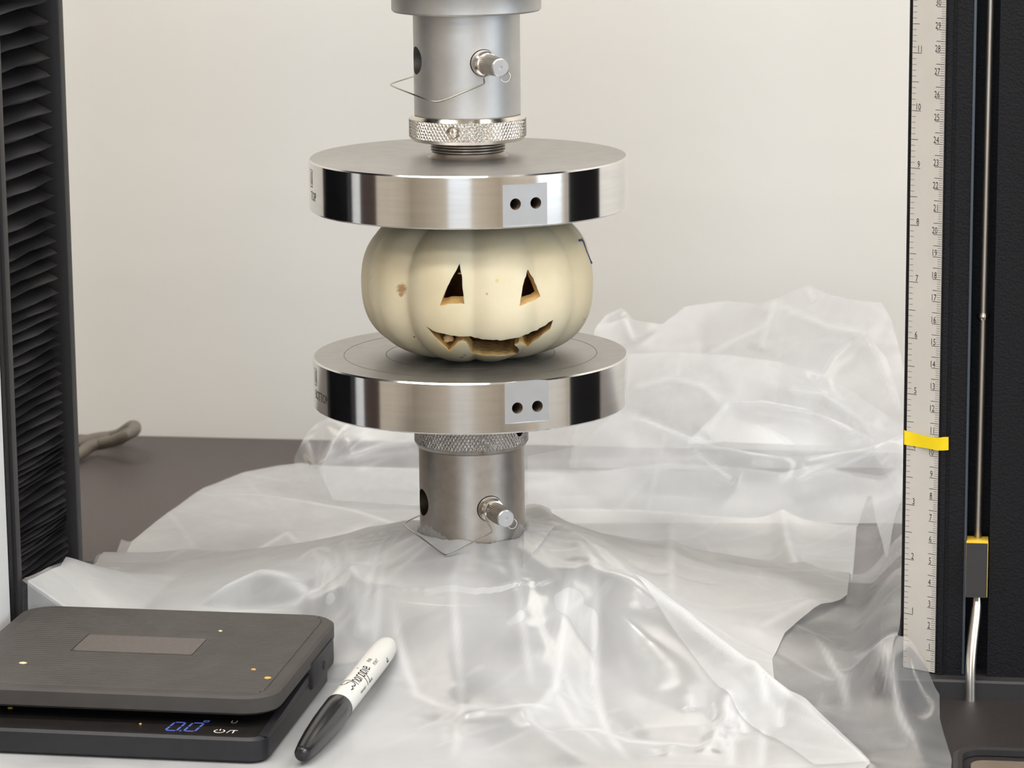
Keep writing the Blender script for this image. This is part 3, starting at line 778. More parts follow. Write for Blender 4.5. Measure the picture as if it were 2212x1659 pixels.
# tape flag
tp = []
corner = [(1953, 929, -0.0655), (1958, 931, -0.0655), (1975, 935, -0.0660), (2000, 942, -0.0700), (2025, 946, -0.0735), (2038, 944, -0.0745), (2049, 944, -0.0750)]
cornb = [(1953, 960, -0.0655), (1958, 961, -0.0655), (1975, 964, -0.0660), (2000, 968, -0.0700), (2025, 973, -0.0735), (2038, 973, -0.0745), (2049, 972, -0.0750)]
T1 = [atY(*c) for c in corner]; T2 = [atY(*c) for c in cornb]; nT = len(T1)
vv = [tuple(p) for p in T1]+[tuple(p) for p in T2]+[tuple(p+np.array([0, -0.00015, 0])) for p in T1]+[tuple(p+np.array([0, -0.00015, 0])) for p in T2]
ff = []
for k in range(nT-1):
    ff += [(k, k+1, nT+k+1, nT+k), (2*nT+k, 3*nT+k, 3*nT+k+1, 2*nT+k+1), (k, 2*nT+k, 2*nT+k+1, k+1), (nT+k, nT+k+1, 3*nT+k+1, 3*nT+k)]
ff += [(0, nT, 3*nT, 2*nT), (nT-1, 3*nT-1, 4*nT-1, 2*nT-1)]
tape = mesh_obj('tape_flag', vv, ff, M['yellow'], None, smooth=40)
move_to_base(tape); set_props(tape, 'strip of bright yellow tape stuck across the ruler', 'tape')

# ------------------------------------------------------------------ cable
BC = BZ+0.0045
cp = [(-0.375, 0.24, BC), (-0.365, 0.38, BC), atZ(170, 985, BC), atZ(195, 962, BC+0.004), atZ(225, 957, BC+0.005), atZ(252, 951, BC+0.012), atZ(275, 938, BC+0.018), atZ(291, 930, BC+0.019), atZ(293, 921, BC+0.017), atZ(284, 920, BC+0.014), atZ(268, 932, BC+0.008), atZ(250, 943, BC), atZ(205, 947, BC), atZ(170, 958, BC), (-0.40, 0.50, BC), (-0.55, 0.54, BC)]
v, f = tube(cp, 0.0040, 14, sub=2)
cab = mesh_obj('cable', v, f, M['cable']); move_to_base(cab); set_props(cab, 'thick grey cable looping on the bench behind the left column', 'cable')

# ------------------------------------------------------------------ kitchen scale
SX1, SYF, SYB = -0.0525, -0.2060, -0.0735
ks = thing('kitchen_scale', (-0.12, -0.14, 0.003), 'black digital kitchen scale with ribbed platform lying on the plastic', 'scale')
rot = Matrix.Translation((SX1, SYF, 0)) @ Matrix.Rotation(math.radians(-0.8), 4, 'Z') @ Matrix.Translation((-SX1, -SYF, 0))
def rt(p): return (rot @ Vector(p))[:]
def slab(name, x0, x1, y0, y1, r, zs, m, parent, inset=0.0012, smooth=35):
    rings = [[rt((x, y, zs[0])) for x, y in rounded_rect(x0+inset, x1-inset, y0+inset, y1-inset, r)], [rt((x, y, zs[0]+inset)) for x, y in rounded_rect(x0, x1, y0, y1, r)],
             [rt((x, y, zs[1]-inset)) for x, y in rounded_rect(x0, x1, y0, y1, r)], [rt((x, y, zs[1])) for x, y in rounded_rect(x0+inset, x1-inset, y0+inset, y1-inset, r)]]
    v, f = loft(rings); return mesh_obj(name, v, f, m, parent, smooth=smooth)
SX0 = -0.2010
body_s = slab('scale_body', SX0, SX1-0.0005, -0.2195, SYB-0.0195, 0.008, (0.0030, 0.0140), M['scale_body'], ks)
# raised rear corner block and side rails
MB().box((SX1-0.0085, -0.1350, 0.0100), (SX1+0.0010, -0.0905, 0.0225), 0.0022, rot).build('rear_block', M['scale_body'], ks)
MB().box((SX0, -0.1350, 0.0100), (SX0+0.0085, -0.0905, 0.0225), 0.0022, rot).build('rear_block', M['scale_body'], ks)
rv = []
for x in (SX1-0.0042, SX1-0.0005):
    for (y, z) in ((-0.2150, 0.0138), (-0.0960, 0.0138), (-0.0960, 0.0195), (-0.2150, 0.0146)): rv.append(rt((x, y, z)))
mesh_obj('side_rail', rv, [(0, 1, 2, 3), (4, 7, 6, 5), (0, 4, 5, 1), (1, 5, 6, 2), (2, 6, 7, 3), (3, 7, 4, 0)], M['scale_body'], ks, smooth=0)
v, f = lathe([(0.0012, -0.0004), (0.0021, 0.0), (0.0021, 0.0004), (0.0012, 0.0002)], rt((SX1+0.0008, -0.1130, 0.0155)), (1, 0, 0), 20); mesh_obj('screw_hole', v, f, M['ink'], ks)
disp = [rt((x, y, 0.0141)) for x, y in rounded_rect(SX0+0.006, SX1-0.0050, -0.2180, -0.150, 0.003)]
v, f = loft([[(p[0], p[1], 0.0138) for p in disp], [(p[0], p[1], 0.01425) for p in disp]]); dsp = mesh_obj('display_window', v, f, M['scale_glass'], ks, smooth=0)
MB().box((SX0+0.03, -0.18, 0.0140), (SX1-0.03, -0.11, 0.0200), 0, rot).build('load_post', M['scale_body'], ks)
plat = slab('platform', SX0-0.001, SX1, SYF, SYB, 0.0145, (0.0195, 0.0280), M['scale_top'], ks, inset=0.0011)
rb = MB(); nr = 38; yy0, yy1 = SYF+0.0065, SYB-0.0045
LX0, LX1, LY0, LY1 = -0.1590, -0.1030, -0.1480, -0.1210
for k in range(nr):
    y = yy0+(yy1-yy0)*(k+0.5)/nr; w = (yy1-yy0)/nr*0.46
    def xin(y):
        r = 0.0145; e = 0.0
        for ye, s in ((SYF, 1), (SYB, -1)):
            dd = (y-ye)*s
            if dd < r: e = max(e, r-math.sqrt(max(0, r*r-(r-dd)**2)))
        return e
    e = xin(y)+0.0060
    segs = [(SX0+e, SX1-e)]
    if LY0 < y < LY1: segs = [(SX0+e, LX0), (LX1, SX1-e)]
    for a, c in segs:
        P = [(a, y-w*1.1, 0.02795), (a, y-w*0.7, 0.02845), (a, y+w*0.7, 0.02845), (a, y+w*1.1, 0.02795)]; Q = [(c, p[1], p[2]) for p in P]
        rb.add([rt(p) for p in P+Q], [(0, 1, 5, 4), (1, 2, 6, 5), (2, 3, 7, 6), (3, 2, 1, 0), (4, 5, 6, 7)])
rbo = rb.build('ribs', M['scale_top'], plat, smooth=0); rbo['kind'] = 'stuff'
v, f = loft([[rt((x, y, z)) for x, y in rounded_rect(LX0+0.0005, LX1-0.0005, LY0+0.0005, LY1-0.0005, 0.0015)] for z in (0.0278, 0.0284)])
mesh_obj('name_plate', v, f, mat('badge_plastic', srgb(90, 83, 79), 0.55, noise=0.12, nscale=400), plat, label='smooth blank badge')
# display digits: seven segments
def seg_digit(x, w, h, on):
    g = 0.10*w; t = 0.16*w; L = []
    S = {'a': ((0, h), (w, h)), 'b': ((w, h), (w, h/2)), 'c': ((w, h/2), (w, 0)), 'd': ((0, 0), (w, 0)), 'e': ((0, 0), (0, h/2)), 'f': ((0, h/2), (0, h)), 'g': ((0, h/2), (w, h/2))}
    for s in on:
        (ax, ay), (bx_, by) = S[s]; dx, dy = bx_-ax, by-ay; n = math.hypot(dx, dy); dx /= n; dy /= n
        L.append([(x+ax+dx*g, ay+dy*g), (x+bx_-dx*g, by-dy*g)])
    return L
dig = seg_digit(0, 0.0062, 0.0125, 'abcdef') + seg_digit(0.0102, 0.0062, 0.0125, 'abcdef')
dv, df = strokes(dig, 0.0011)
v3, f3 = strokes([[(0.0078, 0.0), (0.0090, 0.0)]], 0.0012); df = df+[tuple(i+len(dv) for i in q) for q in f3]; dv = dv+v3
v3, f3 = strokes([[(0.0152, 0.0165), (0.0178, 0.0165), (0.0178, 0.0145), (0.0152, 0.0145), (0.0152, 0.0165)]], 0.0007); df = df+[tuple(i+len(dv) for i in q) for q in f3]; dv = dv+v3
DP = atZ(357, 1577, 0.0144)
SCX, SCY = 0.78, 0.92
mesh_obj('digits', [(DP[0]+x*SCX+y*0.10, DP[1]+y*SCY, 0.01436) for x, y in dv], df, M['led'], dsp, smooth=0, label='glowing blue digits reading 0.0')
def legend(s, px, size, xs=1.0):
    p = atZ(px[0], px[1], 0.0144); v2, f2 = text2d(s, size, xs)
    mesh_obj('button_legend', [(p[0]+x, p[1]+y, 0.01436) for x, y in v2], f2, M['legend'], dsp, smooth=0)
legend('U', (496, 1562), 0.0058, 0.75)
legend('/T', (488, 1583), 0.0060, 0.8)
p = atZ(474, 1579, 0.0144)
arc = [[(0.0022*math.cos(t), 0.0022*math.sin(t)) for t in np.linspace(math.radians(120), math.radians(420), 16)], [(0, 0.0008), (0, 0.0028)]]
dv, df = strokes(arc, 0.0005); mesh_obj('button_legend', [(p[0]+x, p[1]+y, 0.01436) for x, y in dv], df, M['legend'], dsp, smooth=0)
# crumbs
for i, (px, z, r, lab) in enumerate((((578, 1463), 0.0288, 0.0017, 'yellow pumpkin crumb on the right front corner of the scale platform'), ((548, 1445), 0.0288, 0.0012, 'orange pumpkin crumb a little behind the corner crumb on the scale platform'),
                                ((50, 1431), 0.0288, 0.0018, 'pale elongated crumb at the left of the scale platform'), ((22, 1528), 0.0146, 0.0013, 'pale crumb on the scale body below the platform at far left'), ((303, 1563), 0.0146, 0.0006, 'tiny yellow crumb left of the glowing digits'),
                                ((476, 1362), 0.0288, 0.0010, 'pale fleck at the rear of the scale platform'))):
    random.seed(i+20); p = atZ(px[0], px[1], z)
    bm = bmesh.new(); bmesh.ops.create_icosphere(bm, subdivisions=2, radius=1)
    for v in bm.verts:
        s = random.uniform(0.8, 1.1); v.co = Vector((p[0]+v.co.x*r*s, p[1]+v.co.y*r*0.8*s, z-0.0002+v.co.z*0.00045*s))
    bm.verts.index_update(); o = mesh_obj('pumpkin_crumb', [v.co[:] for v in bm.verts], [[v.index for v in f.verts] for f in bm.faces], M['crumb'] if i not in (2, 5) else M['pale_flesh'], None, smooth=60); bm.free()
    move_to_base(o); set_props(o, lab, 'crumb', 'pumpkin crumbs on the scale')

# ------------------------------------------------------------------ marker pen
MA = Vector(atZ(650, 1632, 0.0090)); MBp = Vector(atZ(840, 1391, 0.0180))
ax = (MBp-MA); ML = ax.length; ax.normalize()
mk = thing('marker_pen', (MA[0], MA[1], 0.003), 'white marker pen with black cap lying on the plastic beside the scale', 'marker')
K = ML/0.137
prof = [(0.0016, 0.0), (0.0027, 0.0005), (0.0033, 0.0014), (0.0036, 0.0030), (0.0044, 0.009), (0.0053, 0.020), (0.0060, 0.034), (0.0062, 0.046), (0.0063, 0.0555), (0.0061, 0.0560)]
v, f = lathe([(r, s*K) for r, s in prof], MA[:], ax[:], 48); cap = mesh_obj('cap', v, f, M['pen_black'], mk)
prof = [(0.0056, 0.0555), (0.0058, 0.0560), (0.0058, 0.118), (0.0056, 0.126), (0.0050, 0.132), (0.0038, 0.1355), (0.0020, 0.1368), (0.0004, 0.137)]
v, f = lathe([(r, s*K) for r, s in prof], MA[:], ax[:], 48); brl = mesh_obj('barrel', v, f, M['pen_white'], mk)
# script lettering wrapped on the barrel
side = ax.cross(Vector((0, 0, 1))).normalized(); upv = side.cross(ax).normalized()
view = (Vector(CAM)-(MA+MBp)/2).normalized(); 
va = math.atan2(view.dot(side), view.dot(upv))
def on_barrel(u, w):
    an = va - w/0.0059 ; q = upv*math.cos(an)+side*math.sin(an)
    return (MA + ax*(u*K) + q*0.00588)[:]
def arcp(cx, cy, rx, ry, a0, a1, n=10): return [(cx+rx*math.cos(math.radians(a)), cy+ry*math.sin(math.radians(a))) for a in np.linspace(a0, a1, n)]
sc = []
sc.append(arcp(2.2, 5.2, 1.6, 1.3, 20, 270, 12) + arcp(1.9, 2.4, 1.7, 1.6, 90, -150, 12) + [(-0.8, 0.6), (-2.6, 0.9)])       # S
sc.append([(4.8, 6.6), (4.3, 0.0)]); sc.append([(4.4, 1.6)] + arcp(5.5, 1.7, 0.8, 1.3, 150, 0, 6) + [(6.2, 0.0)])                 # h
sc.append(arcp(7.7, 1.5, 0.8, 1.4, 60, 420, 14)); sc.append([(8.5, 2.8), (8.6, 0.0)])                                              # a
sc.append([(9.6, 2.9), (9.6, 0.0)]); sc.append([(9.6, 1.6)] + arcp(10.4, 1.9, 0.7, 1.0, 150, 40, 5))                              # r
sc.append([(11.7, 2.9), (11.3, -3.4)]); sc.append(arcp(12.6, 1.5, 0.85, 1.4, 200, -150, 14))                                       # p
sc.append([(14.4, 2.9), (14.0, -3.2)]); sc.append(arcp(15.3, 1.5, 0.8, 1.4, 200, -150, 14))                                        # p? second bowl
sc.append([(17.0, 2.9), (17.0, 0.0)]); sc.append([(17.05, 4.2), (17.2, 5.0)])                                                    # i
sc.append([(18.1, 1.5), (19.6, 1.6)] + arcp(18.9, 1.6, 0.8, 1.3, 0, 310, 12) + [(20.4, 0.6)])                                      # e
def fine(ln, st=0.35):
    out = [ln[0]]
    for a_, b_ in zip(ln[:-1], ln[1:]):
        n_ = max(1, int(math.hypot(b_[0]-a_[0], b_[1]-a_[1])/st))
        out += [(a_[0]+(b_[0]-a_[0])*k/n_, a_[1]+(b_[1]-a_[1])*k/n_) for k in range(1, n_+1)]
    return out
sc = [fine(ln) for ln in sc]
dv, df = strokes([[(x*1.25*0.001, y*0.00120) for x, y in ln] for ln in sc], 0.00056)
mesh_obj('script_lettering', [on_barrel(0.068+x, y-0.0006) for x, y in dv], df, M['ink'], brl, smooth=0)
def pen_text(s, u0, w0, size, xs=0.9):
    v2, f2 = text2d(s, size, xs); mesh_obj('lettering', [on_barrel(u0+x, w0+y) for x, y in v2], f2, M['ink'], brl, smooth=0)
pen_text('FINE', 0.098, 0.0016, 0.0024); pen_text('POINT', 0.0985, -0.0012, 0.0024)
pen_text('PERMANENT', 0.071, -0.0046, 0.0016); pen_text('MARKER', 0.084, -0.0046, 0.0016)
dv, df = strokes([[(0.113, -0.0052), (0.1155, -0.0052), (0.1142, -0.0034), (0.113, -0.0052)]], 0.0009); mesh_obj('lettering', [on_barrel(x, y) for x, y in dv], df, M['ink'], brl, smooth=0)

# ------------------------------------------------------------------ plastic sheet
def smooth(a, b_, x): t = np.clip((x-a)/(b_-a), 0, 1); return t*t*(3-2*t)
def tri(x): return np.abs((x % 1.0)-0.5)*2
def vor(x, y, seed, scale, stretch=1.0, ang=0.0):
    """distance to the nearest scattered point: shallow bowls that meet in straight creases"""
    r = np.random.default_rng(seed); T_ = r.uniform(0.1, 0.9, (64, 64, 2))
    c, q = math.cos(ang), math.sin(ang); u = (x*c+y*q)/scale/stretch+20; w = (-x*q+y*c)/scale+20
    iu = np.floor(u).astype(int); iw = np.floor(w).astype(int); best = np.full(x.shape, 9.0)
    for a in (-1, 0, 1):
        for b_ in (-1, 0, 1):
            p = T_[(iu+a) % 64, (iw+b_) % 64]; d = (iu+a+p[..., 0]-u)**2+(iw+b_+p[..., 1]-w)**2; best = np.minimum(best, d)
    return best
def crumple(x, y, seed, scale, nk=5):
    """flat facets between straight fold lines: random polylines along a few directions, faded in and out"""
    r = np.random.default_rng(seed); h = 0.0; c = np.zeros(np.shape(x))
    a0 = r.uniform(0, math.pi)
    for k in range(nk):
        a = a0+k*math.pi/nk+r.uniform(-0.25, 0.25); u = x*math.cos(a)+y*math.sin(a); w = -x*math.sin(a)+y*math.cos(a)
        n = int(1.6/scale)+4; sp = scale*r.uniform(0.35, 1.65, n); kn = np.cumsum(sp)-0.8; hv = r.uniform(-1, 1, n)*np.minimum(sp/scale, 1.2)
        bend = 0.10*scale*np.sin(w/scale*0.8+seed+k)
        m_ = 0.15+0.85*smooth(-0.35, 0.5, np.sin(w/scale*0.75+r.uniform(0, 9))*np.cos(u/scale*0.6+r.uniform(0, 9)))
        h = h+m_*np.interp(u+bend, kn, hv)
        ix = np.clip(np.searchsorted(kn, u+bend), 1, n-1); dk = np.minimum(np.abs(u+bend-kn[ix]), np.abs(u+bend-kn[ix-1]))
        c = np.maximum(c, np.exp(-(dk/0.0019)**2)*np.clip(m_-0.3, 0, 1)*(0.3+0.7*np.abs(np.interp(u+bend, kn, hv))))
    return h/nk**0.5, c
def floor_z(y): return 0.0028-0.026*smooth(0.115, 0.21, y)
def tent(x, y):
    r = np.sqrt(x*x+y*y); az = np.arctan2(x, -y)
    cone = 0.0485-(np.clip(r, 0.0262, 0.066)-0.027)/0.039*0.0135
    fall = 0.0335*np.exp(-(np.clip(r-0.066, 0, 9)/(0.020+0.026*smooth(-0.35, 0.25, az)))**1.2)
    drop = np.where(r < 0.066, cone, fall)
    taut = 0.0485*np.clip(1-(np.clip(r, 0.0262, 9)-0.027)/0.185, 0, 1)**1.25
    F = smooth(-1.45, -0.80, az)*smooth(0.86, 0.66, az)
    return F*drop+(1-F)*taut
def base_h(x, y): return floor_z(y)+tent(x, y)
def unp(px, it=5):
    z = 0.01
    for _ in range(it):
        p = atZ(px[0], px[1], z); z = float(base_h(np.array(p[0]), np.array(p[1])))
    return p[:2]
def seg_dist(x, y, pts):
    d = np.full(x.shape, 9.0); tt = np.zeros(x.shape); sd = np.zeros(x.shape)
    L = [0]
    for i in range(len(pts)-1): L.append(L[-1]+np.linalg.norm(np.array(pts[i+1])-np.array(pts[i])))
    for i in range(len(pts)-1):
        a = np.array(pts[i]); b3 = np.array(pts[i+1]); ab = b3-a; l2 = ab@ab
        t = np.clip(((x-a[0])*ab[0]+(y-a[1])*ab[1])/l2, 0, 1)
        qx = x-(a[0]+t*ab[0]); qy = y-(a[1]+t*ab[1]); dd = np.sqrt(qx*qx+qy*qy)
        cr = (ab[0]*(y-a[1])-ab[1]*(x-a[0]))
        m_ = dd < d; d = np.where(m_, dd, d); tt = np.where(m_, (L[i]+t*math.sqrt(l2))/L[-1], tt); sd = np.where(m_, np.sign(cr), sd)
    return d, tt, sd
# creases: (pixels along the crease, height m, width m, layers)
CR = [([(1150, 1172), (1290, 1255), (1480, 1390), (1720, 1560), (1880, 1665)], 0.010, 0.014, 'AB'),
      ([(1130, 1200), (1230, 1285), (1330, 1370), (1430, 1420)], 0.003, 0.012, 'AB'),
      ([(1140, 1082), (1290, 1062), (1440, 1041), (1570, 1050), (1690, 1064), (1770, 1044), (1915, 1040)], 0.011, 0.009, 'AB'),
      ([(1140, 1098), (1300, 1094), (1560, 1092)], 0.005, 0.006, 'AB'),
      ([(1145, 1125), (1360, 1126), (1480, 1136), (1690, 1147), (1860, 1150)], 0.006, 0.006, 'AB'),
      ([(1690, 1147), (1745, 1238)], 0.006, 0.005, 'B'),
      ([(1450, 1145), (1452, 1340)], 0.003, 0.004, 'B'),
      ([(880, 1190), (740, 1225), (640, 1262), (420, 1322)], -0.004, 0.006, 'AB'),
      ([(885, 1160), (760, 1120), (600, 1092), (450, 1080)], 0.004, 0.010, 'B'),
      ([(880, 1172), (620, 1170), (330, 1232)], 0.004, 0.012, 'AB'),
      ([(700, 1250), (560, 1290), (430, 1330)], 0.004, 0.005, 'AB'),
      ([(1290, 1390), (1285, 1470), (1310, 1560), (1370, 1659)], -0.003, 0.006, 'AB'),
      ([(1200, 1570), (1290, 1560), (1360, 1590), (1500, 1606), (1640, 1596)], -0.004, 0.008, 'AB'),
      ([(1760, 1390), (1820, 1480), (1830, 1560)], 0.0025, 0.006, 'A'),
      ([(1830, 1430), (1900, 1500), (1990, 1640)], 0.0035, 0.008, 'A'),
      ([(1640, 1380), (1780, 1300)], 0.003, 0.008, 'B'),
      ([(1100, 1300), (1110, 1390), (1150, 1500)], 0.003, 0.008, 'AB'),
      ([(980, 1420), (1000, 1540), (980, 1650)], 0.002, 0.009, 'AB'),
      ([(850, 1420), (900, 1500), (1010, 1560)], -0.002, 0.006, 'AB'),
      ([(1010, 1560), (1200, 1540)], 0.002, 0.005, 'AB'),
      ([(1230, 1400), (1200, 1500), (1150, 1560)], 0.002, 0.005, 'B')]
for k in range(16):                                              # crinkles where the film drops off the pedestal's left edge
    x0 = 700+k*12+random.uniform(-4, 4); y0 = 1232+k*4.5+random.uniform(-6, 8); ln = random.uniform(70, 150)
    CR.append(([(x0, y0), (x0-ln*0.22, y0+ln*0.5), (x0-ln*0.42-6, y0+ln)], random.choice((-1, 1))*random.uniform(0.0009, 0.0018), 0.0024, 'AB'))
for k in range(26):                                              # pleats radiating from the torn hole
    a = k/26*2*math.pi+random.uniform(-0.1, 0.1); r1 = random.uniform(0.045, 0.075)
    CR.append(([(0.028*math.sin(a), -0.028*math.cos(a)), (r1*math.sin(a+random.uniform(-.12, .12)), -r1*math.cos(a))], random.choice((-1, 1))*random.uniform(0.0005, 0.0010), random.uniform(0.003, 0.005), 'ABW'))
rs = np.random.default_rng(77)
for k in range(46):                                              # fine straight creases on the right half and in front
    x0 = rs.uniform(1150, 1930); y0 = rs.uniform(1060, 1640)
    if k % 2: a = math.atan2(y0-1150, x0-1020)+rs.normal(0, 0.18)
    else: a = rs.uniform(0, math.pi)
    ln = rs.uniform(40, 150)
    CR.append(([(x0-ln*math.cos(a), y0-ln*math.sin(a)*0.6), (x0+ln*math.cos(a), y0+ln*math.sin(a)*0.6)], rs.choice((-1, 1))*rs.uniform(0.0005, 0.0012), rs.uniform(0.0035, 0.007), 'AB' if k % 3 else 'A'))
for k in range(16):
    x0 = rs.uniform(860, 1300); y0 = rs.uniform(1380, 1640); a = rs.uniform(0, math.pi); ln = rs.uniform(30, 110)
    CR.append(([(x0-ln*math.cos(a), y0-ln*math.sin(a)*0.6), (x0+ln*math.cos(a), y0+ln*math.sin(a)*0.6)], rs.choice((-1, 1))*rs.uniform(0.0004, 0.0009), rs.uniform(0.0035, 0.007), 'AB'))
for k in range(14):                                              # crisp glossy crinkles at the lower right
    x0 = rs.uniform(1380, 1730); y0 = rs.uniform(1520, 1640); ln = rs.uniform(15, 45); a = rs.uniform(1.0, 2.1)
    CR.append(([(x0-ln*math.cos(a), y0-ln*math.sin(a)), (x0+ln*math.cos(a), y0+ln*math.sin(a))], rs.choice((-1, 1))*rs.uniform(0.0014, 0.003), 0.0025, 'AB'))
CRW = []
for pts, amp, w, ly in CR:
    CRW.append(([p if 'W' in ly else tuple(unp(p)) for p in pts], amp, w, ly))
def film_h(x, y, layer):
    h = base_h(x, y)
    r = np.sqrt(x*x+y*y); cm = np.zeros(x.shape)
    for pts, amp, w, ly in CRW:
        if layer not in ly: continue
        d, t, s = seg_dist(x, y, pts)
        env = np.exp(-np.maximum(np.sqrt(d*d+0.0034**2)-0.0034, 0)/w)*np.clip(np.minimum(1, (1-t)*4+0.25), 0, 1)
        fade = np.clip(np.minimum(1, np.minimum(t, 1-t)*5+0.05), 0, 1)
        cm = np.maximum(cm, np.exp(-(d/0.0020)**2)*min(1.0, abs(amp)/0.0020)*fade)
        h = h+amp*env*(1 if 'W' in ly else smooth(0.026, 0.085, r))
    seed = 11 if layer == 'A' else 23
    under = smooth(0.012, 0.0, np.maximum(np.maximum(-0.205-x, x+0.045), np.maximum(-0.225-y, y+0.100)))
    amp = 0.0017*(1-0.8*smooth(0.075, 0.03, r))*(1-0.96*under)
    amp = amp*(0.30+0.70*smooth(0.0, 0.14, x)+0.5*smooth(-0.17, -0.2, x))
    c1, k1 = crumple(x, y, seed, 0.050); c2, k2_ = crumple(x, y, seed+5, 0.016)
    h = h+amp*c1+amp*0.30*c2
    cm = np.maximum(cm, (0.36*k1+0.10*k2_)*np.clip(amp/0.0012, 0, 1))
    # stands up against the columns
    h = h+0.026*smooth(0.180, 0.206, x)*smooth(-0.15, -0.08, y)*(0.85+0.15*np.sin(y*50))*(1-0.75*smooth(0.210, 0.2255, x))
    h = h+np.interp(y, [-0.16, -0.115, -0.096, -0.066, -0.0285, 0.0068, 0.0267, 0.06, 0.10], [0, 0.010, 0.024, 0.033, 0.029, 0.024, 0.018, 0.006, 0])*np.clip((-0.158-x)/0.042, 0, 1.1)
    h = np.where((x < -0.048) & (y < -0.068), np.minimum(h, 0.0172), h)
    if layer == 'B': h = h+0.0012
    # stay over what lies below
    flo = np.where(y < 0.119, 0.0006, BZ+0.001)+0*x
    flo = np.where(r < 0.068, np.maximum(flo, 0.0325), flo)
    fb = flo+(0.0009 if layer == 'B' else 0); q_ = (h-fb)/0.0016; soft = fb+0.0016*np.where(q_ > 20, q_, np.log1p(np.exp(np.minimum(q_, 20))))
    h = soft*(1-under)+under*np.minimum(np.maximum(h, flo), 0.0026 if layer == 'B' else 0.0014)
    return h, cm
def film_B(x, y, up=0.0):
    hb, cb_ = film_h(x, y, 'B'); ha, _ = film_h(x, y, 'A')
    return np.maximum(hb, ha+0.0008)+up, cb_
def inside(px, py, poly):
    c = np.zeros(px.shape, bool); n = len(poly)
    for i in range(n):
        x1, y1 = poly[i]; x2, y2 = poly[(i+1) % n]
        cond = ((y1 > py) != (y2 > py)) & (px < (x2-x1)*(py-y1)/((y2-y1) if y2 != y1 else 1e-12)+x1); c ^= cond
    return c
def nearest(p, poly):
    best = None
    for i in range(len(poly)):
        a = np.array(poly[i]); b3 = np.array(poly[(i+1) % len(poly)]); ab = b3-a; t = np.clip((p-a)@ab/max(ab@ab, 1e-12), 0, 1); q = a+t*ab; d = np.linalg.norm(p-q)
        if best is None or d < best[0]: best = (d, q)
    return best[1]
def sheet(name, poly, step, hf, m, parent, hole=None, holes=(), vf=None):
    P = np.array(poly); lo = P.min(0)-step; hi = P.max(0)+step
    nx = int((hi[0]-lo[0])/step)+2; ny = int((hi[1]-lo[1])/step)+2
    X, Y = np.meshgrid(lo[0]+np.arange(nx)*step, lo[1]+np.arange(ny)*step, indexing='ij')
    ins = inside(X, Y, poly)
    for hp in holes: ins &= ~inside(X, Y, hp)
    if hole: ins &= (X*X+Y*Y) > hole**2
    keep = ins[:-1, :-1] | ins[1:, :-1] | ins[1:, 1:] | ins[:-1, 1:]
    used = np.zeros_like(ins)
    used[:-1, :-1] |= keep; used[1:, :-1] |= keep; used[1:, 1:] |= keep; used[:-1, 1:] |= keep
    for i, j in np.argwhere(used & ~ins):
        p = np.array([X[i, j], Y[i, j]]); rr = math.hypot(*p)
        if hole and rr <= hole: q = p/rr*hole*(1+0.03*math.sin(9*math.atan2(p[1], p[0])))
        else:
            q = None
            for hp in holes:
                if inside(np.array([p[0]]), np.array([p[1]]), hp)[0]: q = nearest(p, hp)
            if q is None: q = nearest(p, poly)
        X[i, j], Y[i, j] = q
    Z, CM = hf(X, Y)
    ids = -np.ones(ins.shape, int); ids[used] = np.arange(used.sum())
    v = np.stack([X[used], Y[used], Z[used]], -1); CM = np.asarray(CM)[used]
    if vf: v = vf(v)
    f = [(ids[i, j], ids[i+1, j], ids[i+1, j+1], ids[i, j+1]) for i, j in np.argwhere(keep)]
    o = mesh_obj(name, v.tolist(), f, m, parent, smooth=48)
    at = o.data.attributes.new('crease', 'FLOAT', 'POINT'); at.data.foreach_set('value', CM.astype(np.float32))
    return o
film = thing('plastic_sheet', (0.0, 0.03, 0.0), 'crumpled translucent plastic sheet draped over the machine base around the lower shaft', 'plastic sheet')
def wpoly(px): return [tuple(unp(p)) for p in px]
edgeB = [(160, 1292), (200, 1235), (285, 1172), (360, 1115), (440, 1062), (530, 1026), (600, 1011), (650, 1005)]
left = [(-0.155, -0.30), (-0.206, -0.24), (-0.206, -0.10), (-0.2040, -0.06), (-0.2030, 0.02)]
polyA = [(0.232, -0.30), (0.232, -0.18), tuple(unp((2030, 1560))), (0.2255, -0.10), (0.2195, -0.083), (0.2060, -0.080), (0.2060, 0.12), (0.204, 0.46), (0.05, 0.465), (-0.09, 0.46), (-0.186, 0.456)]
polyA += wpoly([(600, 1011), (530, 1026), (440, 1062), (360, 1115), (285, 1172), (262, 1165), (200, 1222)]) + list(reversed(left))
polyB = [(0.16, -0.30)] + [tuple(unp(p)) for p in ((1880, 1665), (1720, 1560), (1672, 1500), (1668, 1440), (1695, 1380), (1760, 1325), (1830, 1290), (1850, 1150), (1862, 1110), (1880, 1062))]
polyB += [(0.192, 0.22), (0.199, 0.44), (0.05, 0.445), (-0.09, 0.45), (-0.17, 0.452)] + wpoly(list(reversed(edgeB))) + [(-0.200, -0.02), (-0.203, -0.10), (-0.203, -0.24), (-0.15, -0.30)]
sheet('under_layer', polyA, 0.0018, lambda x, y: film_h(x, y, 'A'), M['film_a'], film, hole=0.0268)
sheet('upper_layer', polyB, 0.0015, lambda x, y: film_B(x, y), M['film_b'], film, hole=0.0266)
# folded strip running out from the shaft to the lower right
strip = wpoly([(1146, 1168), (1200, 1180), (1300, 1240), (1480, 1380), (1720, 1555), (1880, 1668), (1760, 1668), (1600, 1560), (1430, 1440), (1300, 1370), (1210, 1290), (1130, 1215)])
sheet('folded_strip', strip, 0.0015, lambda x, y: film_B(x, y, 0.0016), M['film_c'], film)
